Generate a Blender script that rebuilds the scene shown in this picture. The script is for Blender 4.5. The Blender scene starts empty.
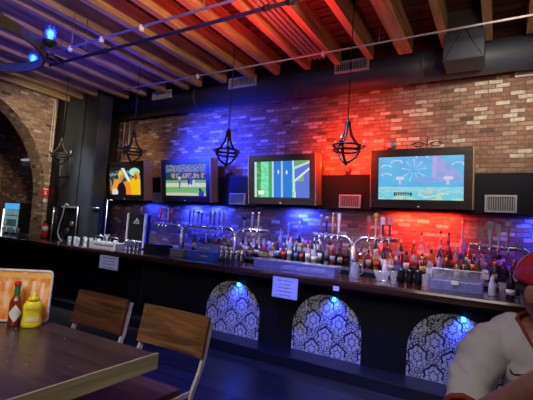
import bpy, bmesh, math, random
from mathutils import Vector, Matrix, Euler, noise
R = math.radians
PI = math.pi
rnd = random.Random(7)
scn = bpy.context.scene
COL = scn.collection

# ------------------------------------------------------------------ camera
CAMH = 1.58
cd = bpy.data.cameras.new('camera'); cam = bpy.data.objects.new('camera', cd); COL.objects.link(cam)
scn.camera = cam
cd.sensor_fit = 'HORIZONTAL'; cd.sensor_width = 36.0; cd.lens = 36.0 * 395.0 / 533.0
cd.clip_start = 0.05; cd.clip_end = 100
def _cam_rot():
    f = 395.0
    d = lambda p: Vector((p[0] - 266.5, -(p[1] - 200.0), -f))
    X = -d((-400, 185)).normalized()
    Y = d((497, 245)); Y = (Y - X * Y.dot(X)).normalized()
    Z = X.cross(Y)
    return Matrix((X, Y, Z))
cam.matrix_world = Matrix.Translation((0, 0, CAMH)) @ _cam_rot().to_4x4()

# ------------------------------------------------------------------ world, exposure, lights
w = bpy.data.worlds.new('World'); scn.world = w; w.use_nodes = True
w.node_tree.nodes['Background'].inputs[0].default_value = (0.30, 0.32, 0.55, 1)
w.node_tree.nodes['Background'].inputs[1].default_value = 0.035
scn.view_settings.view_transform = 'Standard'
scn.view_settings.look = 'None'
scn.view_settings.exposure = 0.0
scn.view_settings.gamma = 1.0
try: scn.view_settings.use_curve_mapping = False
except Exception: pass

def light(kind, name, loc, target, energy, color, size=0.1, size_y=None, spot=None, blend=0.8, spread=None):
    l = bpy.data.lights.new(name, kind); l.energy = energy; l.color = color
    o = bpy.data.objects.new(name, l); COL.objects.link(o); o.location = loc
    if kind == 'AREA':
        l.size = size
        if size_y: l.shape = 'RECTANGLE'; l.size_y = size_y
    else:
        l.shadow_soft_size = size
    if spread: l.spread = R(spread)
    if kind == 'SPOT': l.spot_size = R(spot or 60); l.spot_blend = blend
    if target is not None:
        d = Vector(target) - Vector(loc); o.rotation_euler = d.to_track_quat('-Z', 'Y').to_euler()
    return o
BLUE = (0.015, 0.04, 1.0); RED = (1.0, 0.035, 0.015); WARM = (1.0, 0.72, 0.42); WHITE = (1.0, 0.93, 0.85)
# unseen fill lights added for table, chairs and man
light('AREA', 'room_fill', (-0.8, -1.2, 3.6), (-2.2, 3.2, 0.6), 22, (1.0, 0.88, 0.8), 2.0, spread=90)
light('SPOT', 'table_fill', (-1.0, -0.4, 2.9), (-1.95, 1.25, 1.05), 50, WHITE, 0.12, spot=44)  # added spot to brighten the menu and condiments
# warm lamps washing the brick
light('SPOT', 'warm_wall_lamp', (0.5, 3.4, 3.6), (-0.25, 6.0, 3.1), 290, (1.0, 0.84, 0.64), 0.15, spot=62, blend=1)
light('SPOT', 'warm_wall_lamp', (-6.7, 4.4, 3.7), (-6.9, 6.0, 2.9), 60, (1.0, 0.6, 0.25), 0.1, spot=60, blend=1)
light('SPOT', 'left_wall_lamp', (-5.9, 3.2, 3.5), (-8.6, 4.7, 2.9), 330, (1.0, 0.80, 0.56), 0.1, spot=64, blend=1)
light('SPOT', 'joist_fill', (0.9, 1.4, 3.15), (-4.6, 3.6, 4.0), 620, (1.0, 0.70, 0.36), 0.12, spot=46, blend=1)  # added spot: brightens joist sides while the boards between stay dark
light('AREA', 'joist_fill', (-3.4, 1.2, 2.9), (-4.0, 4.2, 4.2), 8, (1.0, 0.66, 0.34), 2.5, 0.8)  # weak added area light for the joists
light('SPOT', 'joist_fill_right', (0.4, 2.6, 3.0), (0.1, 4.4, 4.2), 60, (1.0, 0.62, 0.35), 0.2, spot=90, blend=1)  # spot aimed at the right-hand joists
# coloured washes
light('SPOT', 'blue_wash', (-5.0, 4.7, 2.9), (-4.85, 6.0, 2.85), 950, BLUE, 0.12, spot=100, blend=0.9)
light('SPOT', 'blue_wash', (-4.3, 4.5, 2.9), (-4.1, 6.0, 3.3), 130, (0.06, 0.05, 1.0), 0.12, spot=90, blend=1)
light('SPOT', 'red_wash', (-2.1, 4.75, 2.75), (-2.0, 6.0, 2.8), 230, (1.0, 0.06, 0.012), 0.1, spot=96, blend=1)
light('AREA', 'red_wash', (-2.0, 5.66, 2.62), (-2.0, 6.05, 3.1), 14, RED, 0.9, 0.06)
light('SPOT', 'red_ceiling_wash', (-2.0, 3.6, 2.6), (-2.3, 3.4, 4.3), 260, RED, 0.1, spot=104, blend=1)
light('SPOT', 'blue_ceiling_wash', (-5.0, 3.9, 2.9), (-5.3, 3.6, 4.3), 110, (0.03, 0.02, 1.0), 0.1, spot=130, blend=1)
for x, e, c in ((-5.2, 26, BLUE), (-4.6, 22, BLUE), (-2.85, 30, BLUE), (-1.12, 16, RED), (-0.72, 16, RED), (0.6, 22, BLUE), (-6.3, 8, BLUE)):
    light('AREA', 'under_shelf_wash', (x, 5.88, 1.95), (x, 5.97, 1.4), e, c, 0.35, 0.05)
# broad fill lights over the bar working area
light('AREA', 'bar_fill', (-2.5, 4.3, 3.4), (-2.0, 5.2, 1.1), 30, (0.72, 0.68, 1.0), 3.6, 0.4, spread=54)
light('AREA', 'bar_fill', (-6.6, 4.3, 3.4), (-6.4, 4.9, 1.1), 26, (0.95, 0.95, 1.0), 2.4, 0.4, spread=54)  # second fill, added to brighten the glassware on the left bar
light('SPOT', 'side_fill', (0.5, 0.5, 2.7), (-1.35, 1.25, 1.0), 26, (1.0, 0.93, 0.75), 0.1, spot=34, blend=1)  # fill spot added to brighten the table edge and chair rail
light('SPOT', 'blue_floor_wash', (-2.0, 2.4, 3.6), (-2.2, 3.5, 0.0), 800, (0.02, 0.05, 1.0), 0.15, spot=70, blend=1)
light('SPOT', 'purple_table_wash', (-1.0, 2.6, 3.2), (-1.5, 1.2, 0.9), 60, (0.3, 0.15, 1.0), 0.15, spot=60, blend=1)
light('SPOT', 'panel_fill', (-1.6, 2.0, 3.2), (-1.8, 4.6, 0.7), 55, (0.8, 0.85, 1.0), 0.15, spot=62, blend=1)  # fill spot added to brighten the damask panels

# ------------------------------------------------------------------ materials
MC = {}
def nt(m): m.use_nodes = True; return m.node_tree
def mat(name, col, rough=0.5, metal=0.0, emit=0.0, var=0.12, scale=20.0, trans=0.0, alpha=1.0, coat=0.0, spec=0.5):
    if name in MC: return MC[name]
    m = bpy.data.materials.new(name); t = nt(m); b = t.nodes['Principled BSDF']
    b.inputs['Roughness'].default_value = rough; b.inputs['Metallic'].default_value = metal
    b.inputs['Specular IOR Level'].default_value = spec
    b.inputs['Coat Weight'].default_value = coat
    b.inputs['Alpha'].default_value = alpha
    b.inputs['Transmission Weight'].default_value = trans
    c = (*col, 1)
    if emit: b.inputs['Emission Color'].default_value = c; b.inputs['Emission Strength'].default_value = emit
    tc = t.nodes.new('ShaderNodeTexCoord'); n = t.nodes.new('ShaderNodeTexNoise'); n.inputs['Scale'].default_value = scale
    t.links.new(tc.outputs['Object'], n.inputs['Vector'])
    r = t.nodes.new('ShaderNodeValToRGB')
    r.color_ramp.elements[0].position = 0.3; r.color_ramp.elements[1].position = 0.7
    r.color_ramp.elements[0].color = (*[max(0, v * (1 - var)) for v in col], 1)
    r.color_ramp.elements[1].color = (*[min(1, v * (1 + var)) for v in col], 1)
    t.links.new(n.outputs['Fac'], r.inputs['Fac']); t.links.new(r.outputs['Color'], b.inputs['Base Color'])
    MC[name] = m; return m

def wood(name, dark, light_, axis='X', rough=0.4, scale=3.0, coat=0.0, bump=0.1):
    m = bpy.data.materials.new(name); t = nt(m); b = t.nodes['Principled BSDF']
    tc = t.nodes.new('ShaderNodeTexCoord'); mp = t.nodes.new('ShaderNodeMapping')
    s = {'X': (0.35, 5, 5), 'Y': (5, 0.35, 5), 'Z': (5, 5, 0.35)}[axis]
    mp.inputs['Scale'].default_value = [v * scale for v in s]
    n = t.nodes.new('ShaderNodeTexNoise'); n.inputs['Scale'].default_value = 2.0; n.inputs['Detail'].default_value = 6; n.inputs['Distortion'].default_value = 1.2
    r = t.nodes.new('ShaderNodeValToRGB'); r.color_ramp.elements[0].position = 0.32; r.color_ramp.elements[1].position = 0.68
    r.color_ramp.elements[0].color = (*dark, 1); r.color_ramp.elements[1].color = (*light_, 1)
    t.links.new(tc.outputs['Object'], mp.inputs['Vector']); t.links.new(mp.outputs['Vector'], n.inputs['Vector'])
    t.links.new(n.outputs['Fac'], r.inputs['Fac']); t.links.new(r.outputs['Color'], b.inputs['Base Color'])
    bp = t.nodes.new('ShaderNodeBump'); bp.inputs['Strength'].default_value = bump; bp.inputs['Distance'].default_value = 0.01
    t.links.new(n.outputs['Fac'], bp.inputs['Height']); t.links.new(bp.outputs['Normal'], b.inputs['Normal'])
    b.inputs['Roughness'].default_value = rough; b.inputs['Coat Weight'].default_value = coat
    MC[name] = m; return m

class NT:
    def __init__(s, m): s.t = nt(m); s.b = s.t.nodes['Principled BSDF']
    def n(s, k): return s.t.nodes.new(k)
    def l(s, a, b): s.t.links.new(a, b)
    def m(s, op, a, b=None, c=None):
        x = s.n('ShaderNodeMath'); x.operation = op
        for i, v in enumerate((a, b, c)):
            if v is None: continue
            if isinstance(v, (int, float)): x.inputs[i].default_value = v
            else: s.l(v, x.inputs[i])
        return x.outputs[0]

def brick_material(name, stops, mortar, bw=0.172, bh=0.0605, seed=0.0):
    m = bpy.data.materials.new(name); N = NT(m)
    tc = N.n('ShaderNodeTexCoord'); sp = N.n('ShaderNodeSeparateXYZ'); N.l(tc.outputs['Object'], sp.inputs[0])
    ge = N.n('ShaderNodeNewGeometry'); sn = N.n('ShaderNodeSeparateXYZ'); N.l(ge.outputs['Normal'], sn.inputs[0])
    ny = N.m('ABSOLUTE', sn.outputs[1]); ny = N.m('GREATER_THAN', ny, 0.5)
    u = N.m('ADD', N.m('MULTIPLY', sp.outputs[0], ny), N.m('MULTIPLY', sp.outputs[1], N.m('SUBTRACT', 1.0, ny)))
    nz = N.n('ShaderNodeTexNoise'); nz.inputs['Scale'].default_value = 6.0; N.l(tc.outputs['Object'], nz.inputs['Vector'])
    wob = N.m('MULTIPLY', N.m('SUBTRACT', nz.outputs['Fac'], 0.5), 0.018)
    z = N.m('ADD', sp.outputs[2], wob)
    v = N.m('DIVIDE', z, bh); row = N.m('FLOOR', v)
    us = N.m('ADD', N.m('DIVIDE', u, bw), N.m('MULTIPLY', N.m('FRACT', N.m('MULTIPLY', row, 0.5)), 1.0))
    us = N.m('ADD', us, N.m('MULTIPLY', wob, 3.0))
    cell = N.m('FLOOR', us)
    fu = N.m('FRACT', us); fv = N.m('FRACT', v)
    du = N.m('MULTIPLY', N.m('MINIMUM', fu, N.m('SUBTRACT', 1.0, fu)), bw)
    dv = N.m('MULTIPLY', N.m('MINIMUM', fv, N.m('SUBTRACT', 1.0, fv)), bh)
    d = N.m('MINIMUM', du, dv)
    n2 = N.n('ShaderNodeTexNoise'); n2.inputs['Scale'].default_value = 40.0; N.l(tc.outputs['Object'], n2.inputs['Vector'])
    d = N.m('ADD', d, N.m('MULTIPLY', N.m('SUBTRACT', n2.outputs['Fac'], 0.5), 0.006))
    mr = N.n('ShaderNodeMapRange'); mr.inputs[1].default_value = 0.003; mr.inputs[2].default_value = 0.0065; N.l(d, mr.inputs[0])
    cv = N.n('ShaderNodeCombineXYZ'); N.l(cell, cv.inputs[0]); N.l(row, cv.inputs[1]); cv.inputs[2].default_value = seed
    wn = N.n('ShaderNodeTexWhiteNoise'); wn.noise_dimensions = '3D'; N.l(cv.outputs[0], wn.inputs['Vector'])
    r = N.n('ShaderNodeValToRGB'); r.color_ramp.interpolation = 'CONSTANT'
    while len(r.color_ramp.elements) < len(stops): r.color_ramp.elements.new(0.5)
    for e, (p, c) in zip(r.color_ramp.elements, stops): e.position = p; e.color = (*c, 1)
    N.l(wn.outputs['Value'], r.inputs['Fac'])
    hv = N.n('ShaderNodeMix'); hv.data_type = 'RGBA'; hv.blend_type = 'MULTIPLY'; hv.inputs[0].default_value = 0.75
    n3 = N.n('ShaderNodeTexNoise'); n3.inputs['Scale'].default_value = 18.0; n3.inputs['Detail'].default_value = 5; N.l(tc.outputs['Object'], n3.inputs['Vector'])
    r3 = N.n('ShaderNodeValToRGB'); r3.color_ramp.elements[0].position = 0.3; r3.color_ramp.elements[1].position = 0.65
    r3.color_ramp.elements[0].color = (0.45, 0.42, 0.4, 1); r3.color_ramp.elements[1].color = (1, 1, 1, 1)
    N.l(n3.outputs['Fac'], r3.inputs['Fac'])
    N.l(r.outputs['Color'], hv.inputs[6]); N.l(r3.outputs['Color'], hv.inputs[7])
    mx = N.n('ShaderNodeMix'); mx.data_type = 'RGBA'; N.l(mr.outputs[0], mx.inputs[0]); mx.inputs[6].default_value = (*mortar, 1)
    N.l(hv.outputs[2], mx.inputs[7]); N.l(mx.outputs[2], N.b.inputs['Base Color'])
    bp = N.n('ShaderNodeBump'); bp.inputs['Strength'].default_value = 0.8; bp.inputs['Distance'].default_value = 0.012
    N.l(N.m('ADD', mr.outputs[0], N.m('MULTIPLY', n3.outputs['Fac'], 0.5)), bp.inputs['Height']); N.l(bp.outputs['Normal'], N.b.inputs['Normal'])
    N.b.inputs['Roughness'].default_value = 0.85
    MC[name] = m; return m
STOPS = [(0.0, (0.33, 0.18, 0.13)), (0.18, (0.39, 0.22, 0.16)), (0.36, (0.28, 0.155, 0.12)), (0.50, (0.43, 0.28, 0.20)),
         (0.62, (0.36, 0.23, 0.175)), (0.74, (0.47, 0.34, 0.26)), (0.86, (0.16, 0.105, 0.085)), (0.885, (0.70, 0.62, 0.54))]
BRICK = brick_material('old_brick', STOPS, (0.21, 0.145, 0.115))
STOPS2 = [(0.0, (0.40, 0.27, 0.18)), (0.3, (0.33, 0.22, 0.16)), (0.55, (0.46, 0.33, 0.22)), (0.78, (0.25, 0.17, 0.13)), (0.9, (0.09, 0.07, 0.06)), (0.94, (0.62, 0.55, 0.46))]
BRICK2 = brick_material('tan_brick', STOPS2, (0.22, 0.18, 0.14), seed=3.0)

def damask_material():
    m = bpy.data.materials.new('silver_damask'); N = NT(m)
    tc = N.n('ShaderNodeTexCoord'); sp = N.n('ShaderNodeSeparateXYZ')
    nz = N.n('ShaderNodeTexNoise'); nz.inputs['Scale'].default_value = 14.0; nz.inputs['Detail'].default_value = 1.0
    N.l(tc.outputs['Object'], nz.inputs['Vector'])
    N.l(tc.outputs['Object'], sp.inputs[0])
    wob = N.m('MULTIPLY', N.m('SUBTRACT', nz.outputs['Fac'], 0.5), 0.02)
    x = N.m('ADD', sp.outputs[0], wob); z = N.m('SUBTRACT', sp.outputs[2], wob)
    PX, PZ = 0.33, 0.345
    def motif(ox, oz):
        fx = N.m('MULTIPLY', N.m('SUBTRACT', N.m('FRACT', N.m('ADD', N.m('DIVIDE', x, PX), ox)), 0.5), PX)
        fz = N.m('MULTIPLY', N.m('SUBTRACT', N.m('FRACT', N.m('ADD', N.m('DIVIDE', z, PZ), oz)), 0.5), PZ)
        th = N.m('ARCTAN2', fz, fx); rr = N.m('SQRT', N.m('ADD', N.m('MULTIPLY', fx, fx), N.m('MULTIPLY', N.m('MULTIPLY', fz, fz), 0.72)))
        rho = N.m('ADD', N.m('MULTIPLY', rr, 82.0), N.m('MULTIPLY', N.m('COSINE', N.m('MULTIPLY', th, 6.0)), 0.55))
        core = N.m('LESS_THAN', rho, 6.8)
        ringd = N.m('LESS_THAN', N.m('ABSOLUTE', N.m('SUBTRACT', rho, 3.4)), 0.45)
        vein = N.m('LESS_THAN', N.m('ABSOLUTE', N.m('SINE', N.m('MULTIPLY', th, 4.0))), 0.16)
        vein = N.m('MULTIPLY', vein, N.m('GREATER_THAN', rho, 2.5))
        halo = N.m('MULTIPLY', N.m('MULTIPLY', N.m('LESS_THAN', rho, 8.3), N.m('GREATER_THAN', rho, 6.8)), N.m('GREATER_THAN', N.m('SINE', th), -0.25))
        return core, N.m('MAXIMUM', ringd, vein), halo
    c1, d1, h1 = motif(0.0, 0.0); c2, d2, h2 = motif(0.5, 0.5)
    core = N.m('MAXIMUM', c1, c2)
    dark_in = N.m('MAXIMUM', N.m('MULTIPLY', c1, d1), N.m('MULTIPLY', c2, d2))
    halo = N.m('MULTIPLY', N.m('MAXIMUM', h1, h2), N.m('SUBTRACT', 1.0, core))
    # scroll foliage between the medallions
    wv = N.n('ShaderNodeTexVoronoi'); wv.feature = 'DISTANCE_TO_EDGE'; wv.inputs['Scale'].default_value = 34.0
    N.l(tc.outputs['Object'], wv.inputs['Vector'])
    fol = N.m('GREATER_THAN', wv.outputs['Distance'], 0.10)
    sil = N.m('MULTIPLY', fol, N.m('SUBTRACT', 1.0, core))
    sil = N.m('MULTIPLY', sil, N.m('SUBTRACT', 1.0, halo))
    sil = N.m('ADD', sil, N.m('MULTIPLY', core, N.m('SUBTRACT', 1.0, dark_in)))
    sil = N.m('MINIMUM', sil, 1.0)
    mx = N.n('ShaderNodeMix'); mx.data_type = 'RGBA'; N.l(sil, mx.inputs[0])
    mx.inputs[6].default_value = (0.012, 0.014, 0.03, 1); mx.inputs[7].default_value = (0.60, 0.62, 0.62, 1)
    N.l(mx.outputs[2], N.b.inputs['Base Color']); N.b.inputs['Roughness'].default_value = 0.5
    MC['damask'] = m; return m
DAMASK = damask_material()

BLACK = mat('matte_black', (0.006, 0.006, 0.009), 0.55, spec=0.3)
BLACKG = mat('gloss_black', (0.01, 0.01, 0.014), 0.25)
BANDM = mat('bulkhead_black', (0.007, 0.009, 0.018), 0.7, spec=0.2)
DUCTM = mat('painted_duct', (0.045, 0.055, 0.085), 0.5)
COLM = mat('dark_steel_panel', (0.035, 0.045, 0.055), 0.5)
CHROME = mat('chrome', (0.72, 0.73, 0.78), 0.22, 0.8)
STEEL = mat('steel', (0.5, 0.5, 0.52), 0.35, 1.0)
IRON = mat('wrought_iron', (0.03, 0.028, 0.03), 0.5, 0.6)
JOIST = wood('joist_wood', (0.26, 0.15, 0.07), (0.62, 0.41, 0.21), 'Y', 0.7, 1.2)
BOARD = wood('ceiling_board', (0.022, 0.009, 0.008), (0.12, 0.036, 0.026), 'X', 0.75, 1.0)
WALNUT = wood('walnut_back', (0.050, 0.018, 0.010), (0.14, 0.055, 0.026), 'X', 0.38, 3.0)
OAK = wood('oak_back', (0.065, 0.028, 0.010), (0.21, 0.10, 0.040), 'X', 0.4, 3.5)
TABLEM = wood('table_top', (0.024, 0.014, 0.011), (0.062, 0.038, 0.029), 'X', 0.33, 1.6, coat=0.15, bump=0.04)
EDGEM = wood('table_edge', (0.22, 0.19, 0.10), (0.46, 0.40, 0.24), 'Y', 0.4, 2.0)
BARTOP = wood('bar_top', (0.020, 0.009, 0.007), (0.062, 0.027, 0.020), 'X', 0.16, 1.5, coat=0.5, bump=0.03)
FLOORM = wood('floor_wood', (0.012, 0.012, 0.016), (0.038, 0.034, 0.042), 'X', 0.3, 0.8)
TVWOOD = wood('tv_frame_wood', (0.022, 0.015, 0.014), (0.055, 0.036, 0.032), 'X', 0.5, 4)
TVSIDE = wood('tv_side_wood', (0.36, 0.23, 0.14), (0.55, 0.38, 0.24), 'Z', 0.5, 4)  # lighter side wood, its colour raised further to show light from the right
PAPER = mat('paper', (0.62, 0.66, 0.85), 0.8)
INK = mat('ink', (0.10, 0.12, 0.25), 0.8)
GLASS = mat('clear_glass', (0.80, 0.86, 0.92), 0.08, trans=0.65, alpha=0.55, coat=0.5)
PLASTIC = mat('frosted_plastic', (0.34, 0.36, 0.68), 0.12, trans=0.5, alpha=0.6)
WHITEM = mat('white_paint', (0.75, 0.75, 0.76), 0.5)
REDM = mat('red_paint', (0.6, 0.02, 0.02), 0.35)

# ------------------------------------------------------------------ mesh helpers
class MB:
    def __init__(s): s.bm = bmesh.new()
    def box(s, x0, x1, y0, y1, z0, z1, bevel=0.0, M=None):
        r = bmesh.ops.create_cube(s.bm, size=1.0); vs = r['verts']
        bmesh.ops.scale(s.bm, vec=(x1 - x0, y1 - y0, z1 - z0), verts=vs)
        bmesh.ops.translate(s.bm, vec=((x0 + x1) / 2, (y0 + y1) / 2, (z0 + z1) / 2), verts=vs)
        if bevel:
            es = list({e for v in vs for e in v.link_edges})
            q = bmesh.ops.bevel(s.bm, geom=es, offset=bevel, segments=2, profile=0.6, affect='EDGES')
            vs = list({v for f in q['faces'] for v in f.verts} | {v for v in vs if v.is_valid})
        if M is not None: bmesh.ops.transform(s.bm, matrix=M, verts=[v for v in vs if v.is_valid])
        return s
    def tube(s, pts, r, seg=10, cap=True, closed=False):
        pts = [Vector(p) for p in pts]; n = len(pts); rings = []
        rr = r if isinstance(r, (list, tuple)) else [r] * n
        up = None
        for i, p in enumerate(pts):
            if closed: t = (pts[(i + 1) % n] - pts[i - 1])
            else: t = pts[min(i + 1, n - 1)] - pts[max(i - 1, 0)]
            t.normalize()
            if up is None:
                up = Vector((0, 0, 1)) if abs(t.z) < 0.9 else Vector((1, 0, 0))
            a = t.cross(up)
            if a.length < 1e-4: a = t.cross(Vector((0, 1, 0)))
            a.normalize(); b = a.cross(t).normalized(); up = b
            rings.append([s.bm.verts.new(p + (a * math.cos(2 * PI * k / seg) + b * math.sin(2 * PI * k / seg)) * rr[i]) for k in range(seg)])
        for i in range(n - 1 + (1 if closed else 0)):
            A, B = rings[i], rings[(i + 1) % n]
            for k in range(seg):
                f = s.bm.faces.new((A[k], A[(k + 1) % seg], B[(k + 1) % seg], B[k])); f.smooth = True
        if cap and not closed:
            s.bm.faces.new(list(reversed(rings[0]))); s.bm.faces.new(rings[-1])
        return s
    def lathe(s, prof, c=(0, 0, 0), seg=14, axis='Z', sx=1.0, sy=1.0):
        rings = []
        for r, z in prof:
            ring = []
            for k in range(seg):
                a = 2 * PI * k / seg; p = (r * math.cos(a) * sx, r * math.sin(a) * sy, z)
                if axis == 'Y': p = (p[0], -p[2], p[1])
                if axis == 'X': p = (p[2], p[0], p[1])
                ring.append(s.bm.verts.new(Vector(p) + Vector(c)))
            rings.append(ring)
        for A, B in zip(rings, rings[1:]):
            for k in range(seg):
                f = s.bm.faces.new((A[k], A[(k + 1) % seg], B[(k + 1) % seg], B[k])); f.smooth = True
        s.bm.faces.new(list(reversed(rings[0]))); s.bm.faces.new(rings[-1])
        return s
    def prism(s, poly, a0, a1, axis='Y'):
        def P(p, a): return {'Y': (p[0], a, p[1]), 'X': (a, p[0], p[1]), 'Z': (p[0], p[1], a)}[axis]
        A = [s.bm.verts.new(P(p, a0)) for p in poly]; B = [s.bm.verts.new(P(p, a1)) for p in poly]
        n = len(poly)
        s.bm.faces.new(A); s.bm.faces.new(list(reversed(B)))
        for i in range(n): s.bm.faces.new((A[i], B[i], B[(i + 1) % n], A[(i + 1) % n]))
        return s
    def build(s, name, m, parent=None, loc=None, tri=False):
        bmesh.ops.recalc_face_normals(s.bm, faces=s.bm.faces[:])
        if tri: bmesh.ops.triangulate(s.bm, faces=[f for f in s.bm.faces if len(f.verts) > 4])
        me = bpy.data.meshes.new(name); s.bm.to_mesh(me); s.bm.free()
        me.materials.append(m)
        o = bpy.data.objects.new(name, me); COL.objects.link(o)
        if parent: o.parent = parent
        if loc is not None: o.location = loc
        return o
def tag(o, label=None, cat=None, group=None, kind=None):
    if label: o['label'] = label
    if cat: o['category'] = cat
    if group: o['group'] = group
    if kind: o['kind'] = kind
    return o
def thing(name, label, cat, loc=(0, 0, 0), rz=0.0, group=None):
    o = bpy.data.objects.new(name, None); COL.objects.link(o); o.empty_display_size = 0.1
    o.location = loc; o.rotation_euler = (0, 0, rz)
    return tag(o, label, cat, group)
def kids(o): return [c for c in bpy.data.objects if c.parent == o]
def dup(root, loc, rz=None, label=None, group=None):
    r = root.copy(); COL.objects.link(r); r.location = loc
    if rz is not None: r.rotation_euler = (r.rotation_euler[0], r.rotation_euler[1], rz)
    if label: r['label'] = label
    if group: r['group'] = group
    for ch in root['_k'] if '_k' in root else kids(root):
        c = ch.copy(); COL.objects.link(c); c.parent = r
        for g in kids(ch):
            d = g.copy(); COL.objects.link(d); d.parent = c
    return r
def struct(name, mb, m, tri=False): return tag(mb.build(name, m, tri=tri), kind='structure')

# ------------------------------------------------------------------ the room
struct('floor', MB().box(-13, 4, -3, 6.3, -0.1, 0), FLOORM)
struct('wall_back', MB().box(-9.4, 4, 6.0, 6.3, 0, 4.9), BRICK)
# left wall with the big arched opening
poly = [(-3, 0), (-3, 4.9), (6.0, 4.9), (6.0, 0), (4.95, 0), (4.95, 1.9)]
for i in range(1, 24):
    a = PI * i / 24; poly.append((3.2 + 1.75 * math.cos(a), 1.9 + 2.08 * math.sin(a)))
poly += [(1.45, 1.9), (1.45, 0)]
struct('wall_left', MB().prism(poly, -9.05, -8.6, 'X'), BRICK2, tri=True)
struct('wall_far_left', MB().box(-12.9, -12.7, -3, 6.3, 0, 4.9), BRICK)
struct('wall_side', MB().box(-12.7, -9.4, 6.0, 6.3, 0, 4.9), BRICK)
ceil = struct('ceiling', MB().box(-12.9, 4, -3, 6.3, 4.38, 4.5), BOARD)
for x in (-8.25, -7.78, -7.28, -6.76, -6.24, -5.70, -5.10, -4.79, -4.23, -3.66, -3.16, -2.62, -2.13, -1.64, -1.20, -1.11, -0.65, -0.17, 0.27, 0.74, 1.2, 1.66, 2.1):
    MB().box(x - 0.046, x + 0.046, -3, 5.40, 4.10, 4.38).build('joist', JOIST, ceil)
# board joints across the ceiling
seams = MB()
for k in range(34):
    y = -0.6 + k * 0.19; seams.box(-9, 3.5, y, y + 0.006, 4.372, 4.381)
seams.build('board_joint', BLACK, ceil)
# black bulkhead band behind the screens
struct('trim_1', MB().box(-7.2, 3.2, 5.8, 5.998, 1.975, 2.50), BANDM)
# black column, and a solid black block standing for the dark recess at left
col = struct('trim_2', MB().box(-8.28, -7.12, 5.05, 5.35, 0, 4.38, 0.01), COLM)
MB().box(-7.60, -7.56, 5.035, 5.06, 0, 4.37).build('seam', BLACK, col)
MB().box(-7.56, -7.14, 5.037, 5.06, 0, 4.37).build('narrow_panel', mat('panel_b', (0.028, 0.034, 0.042), 0.5), col)
struct('trim_3', MB().box(-8.595, -8.29, 5.03, 5.98, 0, 4.37), BLACK)
struct('trim_4', MB().box(-8.2, 3.2, 4.23, 4.58, 0.0, 0.125, 0.01), mat('foot_step', (0.008, 0.009, 0.02), 0.35))

# ------------------------------------------------------------------ ducts and grilles
d = thing('air_duct', 'long dark round duct running along the top of the brick wall', 'duct', (0, 5.68, 4.0))
MB().tube([(-7.44, 0, 0), (3.2, 0, 0)], 0.215, 28).build('pipe', DUCTM, d)
for x in (-5.0, -2.9, -0.95, 0.9):
    MB().tube([(x - 0.02, 0, 0), (x + 0.02, 0, 0)], 0.222, 28).build('joint_band', mat('duct_band', (0.06, 0.07, 0.1), 0.45), d)
d = tag(MB().tube([(-7.70, 5.70, 0.0), (-7.70, 5.70, 4.37)], 0.25, 24).build('vertical_duct', mat('vert_duct', (0.018, 0.02, 0.026), 0.45)),
        'black vertical round duct beside the dark column', 'duct')
bx = thing('duct_box', 'dark square duct box dropping from the joists above right screen', 'duct box', (-0.42, 5.22, 3.76))
MB().box(-0.22, 0.22, -0.16, 0.24, 0, 0.62, 0.006).build('housing', DUCTM, bx)
fr = MB()
for a, b in (((-0.2, 0), (0, 0.4)), ((0.2, 0), (0, 0.4))):
    fr.tube([(a[0], -0.165, 0.03), (b[0], -0.165, 0.4)], 0.006, 6)
fr.box(-0.225, 0.225, -0.168, -0.155, 0.0, 0.02).build('crease', mat('crease', (0.03, 0.035, 0.05), 0.5), bx)

def grille(name, label, loc, wd, ht, n, m, vertical=True, group=None, back=BLACK, dep=0.05):
    g = thing(name, label, 'vent', loc, 0, group)
    f = MB(); t = 0.022
    f.box(-wd / 2, wd / 2, -dep, 0, ht / 2 - t, ht / 2).box(-wd / 2, wd / 2, -dep, 0, -ht / 2, -ht / 2 + t)
    f.box(-wd / 2, -wd / 2 + t, -dep, 0, -ht / 2 + t, ht / 2 - t).box(wd / 2 - t, wd / 2, -dep, 0, -ht / 2 + t, ht / 2 - t)
    f.build('frame', m, g)
    MB().box(-wd / 2 + t, wd / 2 - t, -dep * 0.3, 0, -ht / 2 + t, ht / 2 - t).build('backing', back, g)
    s = MB()
    for i in range(n):
        if vertical:
            x = -wd / 2 + t + (wd - 2 * t) * (i + 0.5) / n; s.box(x - 0.004, x + 0.004, -dep * 0.8, -dep * 0.3, -ht / 2 + t, ht / 2 - t)
        else:
            z = -ht / 2 + t + (ht - 2 * t) * (i + 0.5) / n; s.box(-wd / 2 + t, wd / 2 - t, -dep * 0.8, -dep * 0.3, z - 0.004, z + 0.004)
    s.build('slats', m, g)
    return g
VM = mat('vent_metal', (0.52, 0.54, 0.60), 0.45, 0.1)
grille('duct_vent', 'grey duct vent at the blue lit left end', (-5.8, 5.47, 4.09), 0.5, 0.16, 12, VM)
grille('duct_vent', 'grey slatted duct vent above second chandelier from the right', (-3.88, 5.47, 4.09), 0.56, 0.18, 14, VM)
grille('duct_vent', 'grey slatted duct vent near red lit joists above rightmost chandelier', (-1.93, 5.47, 4.07), 0.52, 0.17, 14, VM)
grille('wall_vent', 'small white framed vent high on the brick at far right edge', (0.28, 5.99, 3.86), 0.3, 0.14, 6, WHITEM, False)
SV = mat('silver_vent', (0.36, 0.37, 0.42), 0.4, 0.4)
bkm = mat('vent_back', (0.07, 0.07, 0.09), 0.6)
grille('bulkhead_vent', 'silver square vent on black band between second and third screens', (-4.03, 5.8, 2.09), 0.34, 0.2, 10, SV, back=bkm)
grille('bulkhead_vent', 'silver square vent on black band left of the largest right screen', (-1.96, 5.8, 2.09), 0.34, 0.2, 10, SV, back=bkm)
grille('bulkhead_vent', 'silver square vent on black band right of the rightmost screen', (0.0, 5.8, 2.10), 0.35, 0.22, 12, SV, back=bkm)
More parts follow.
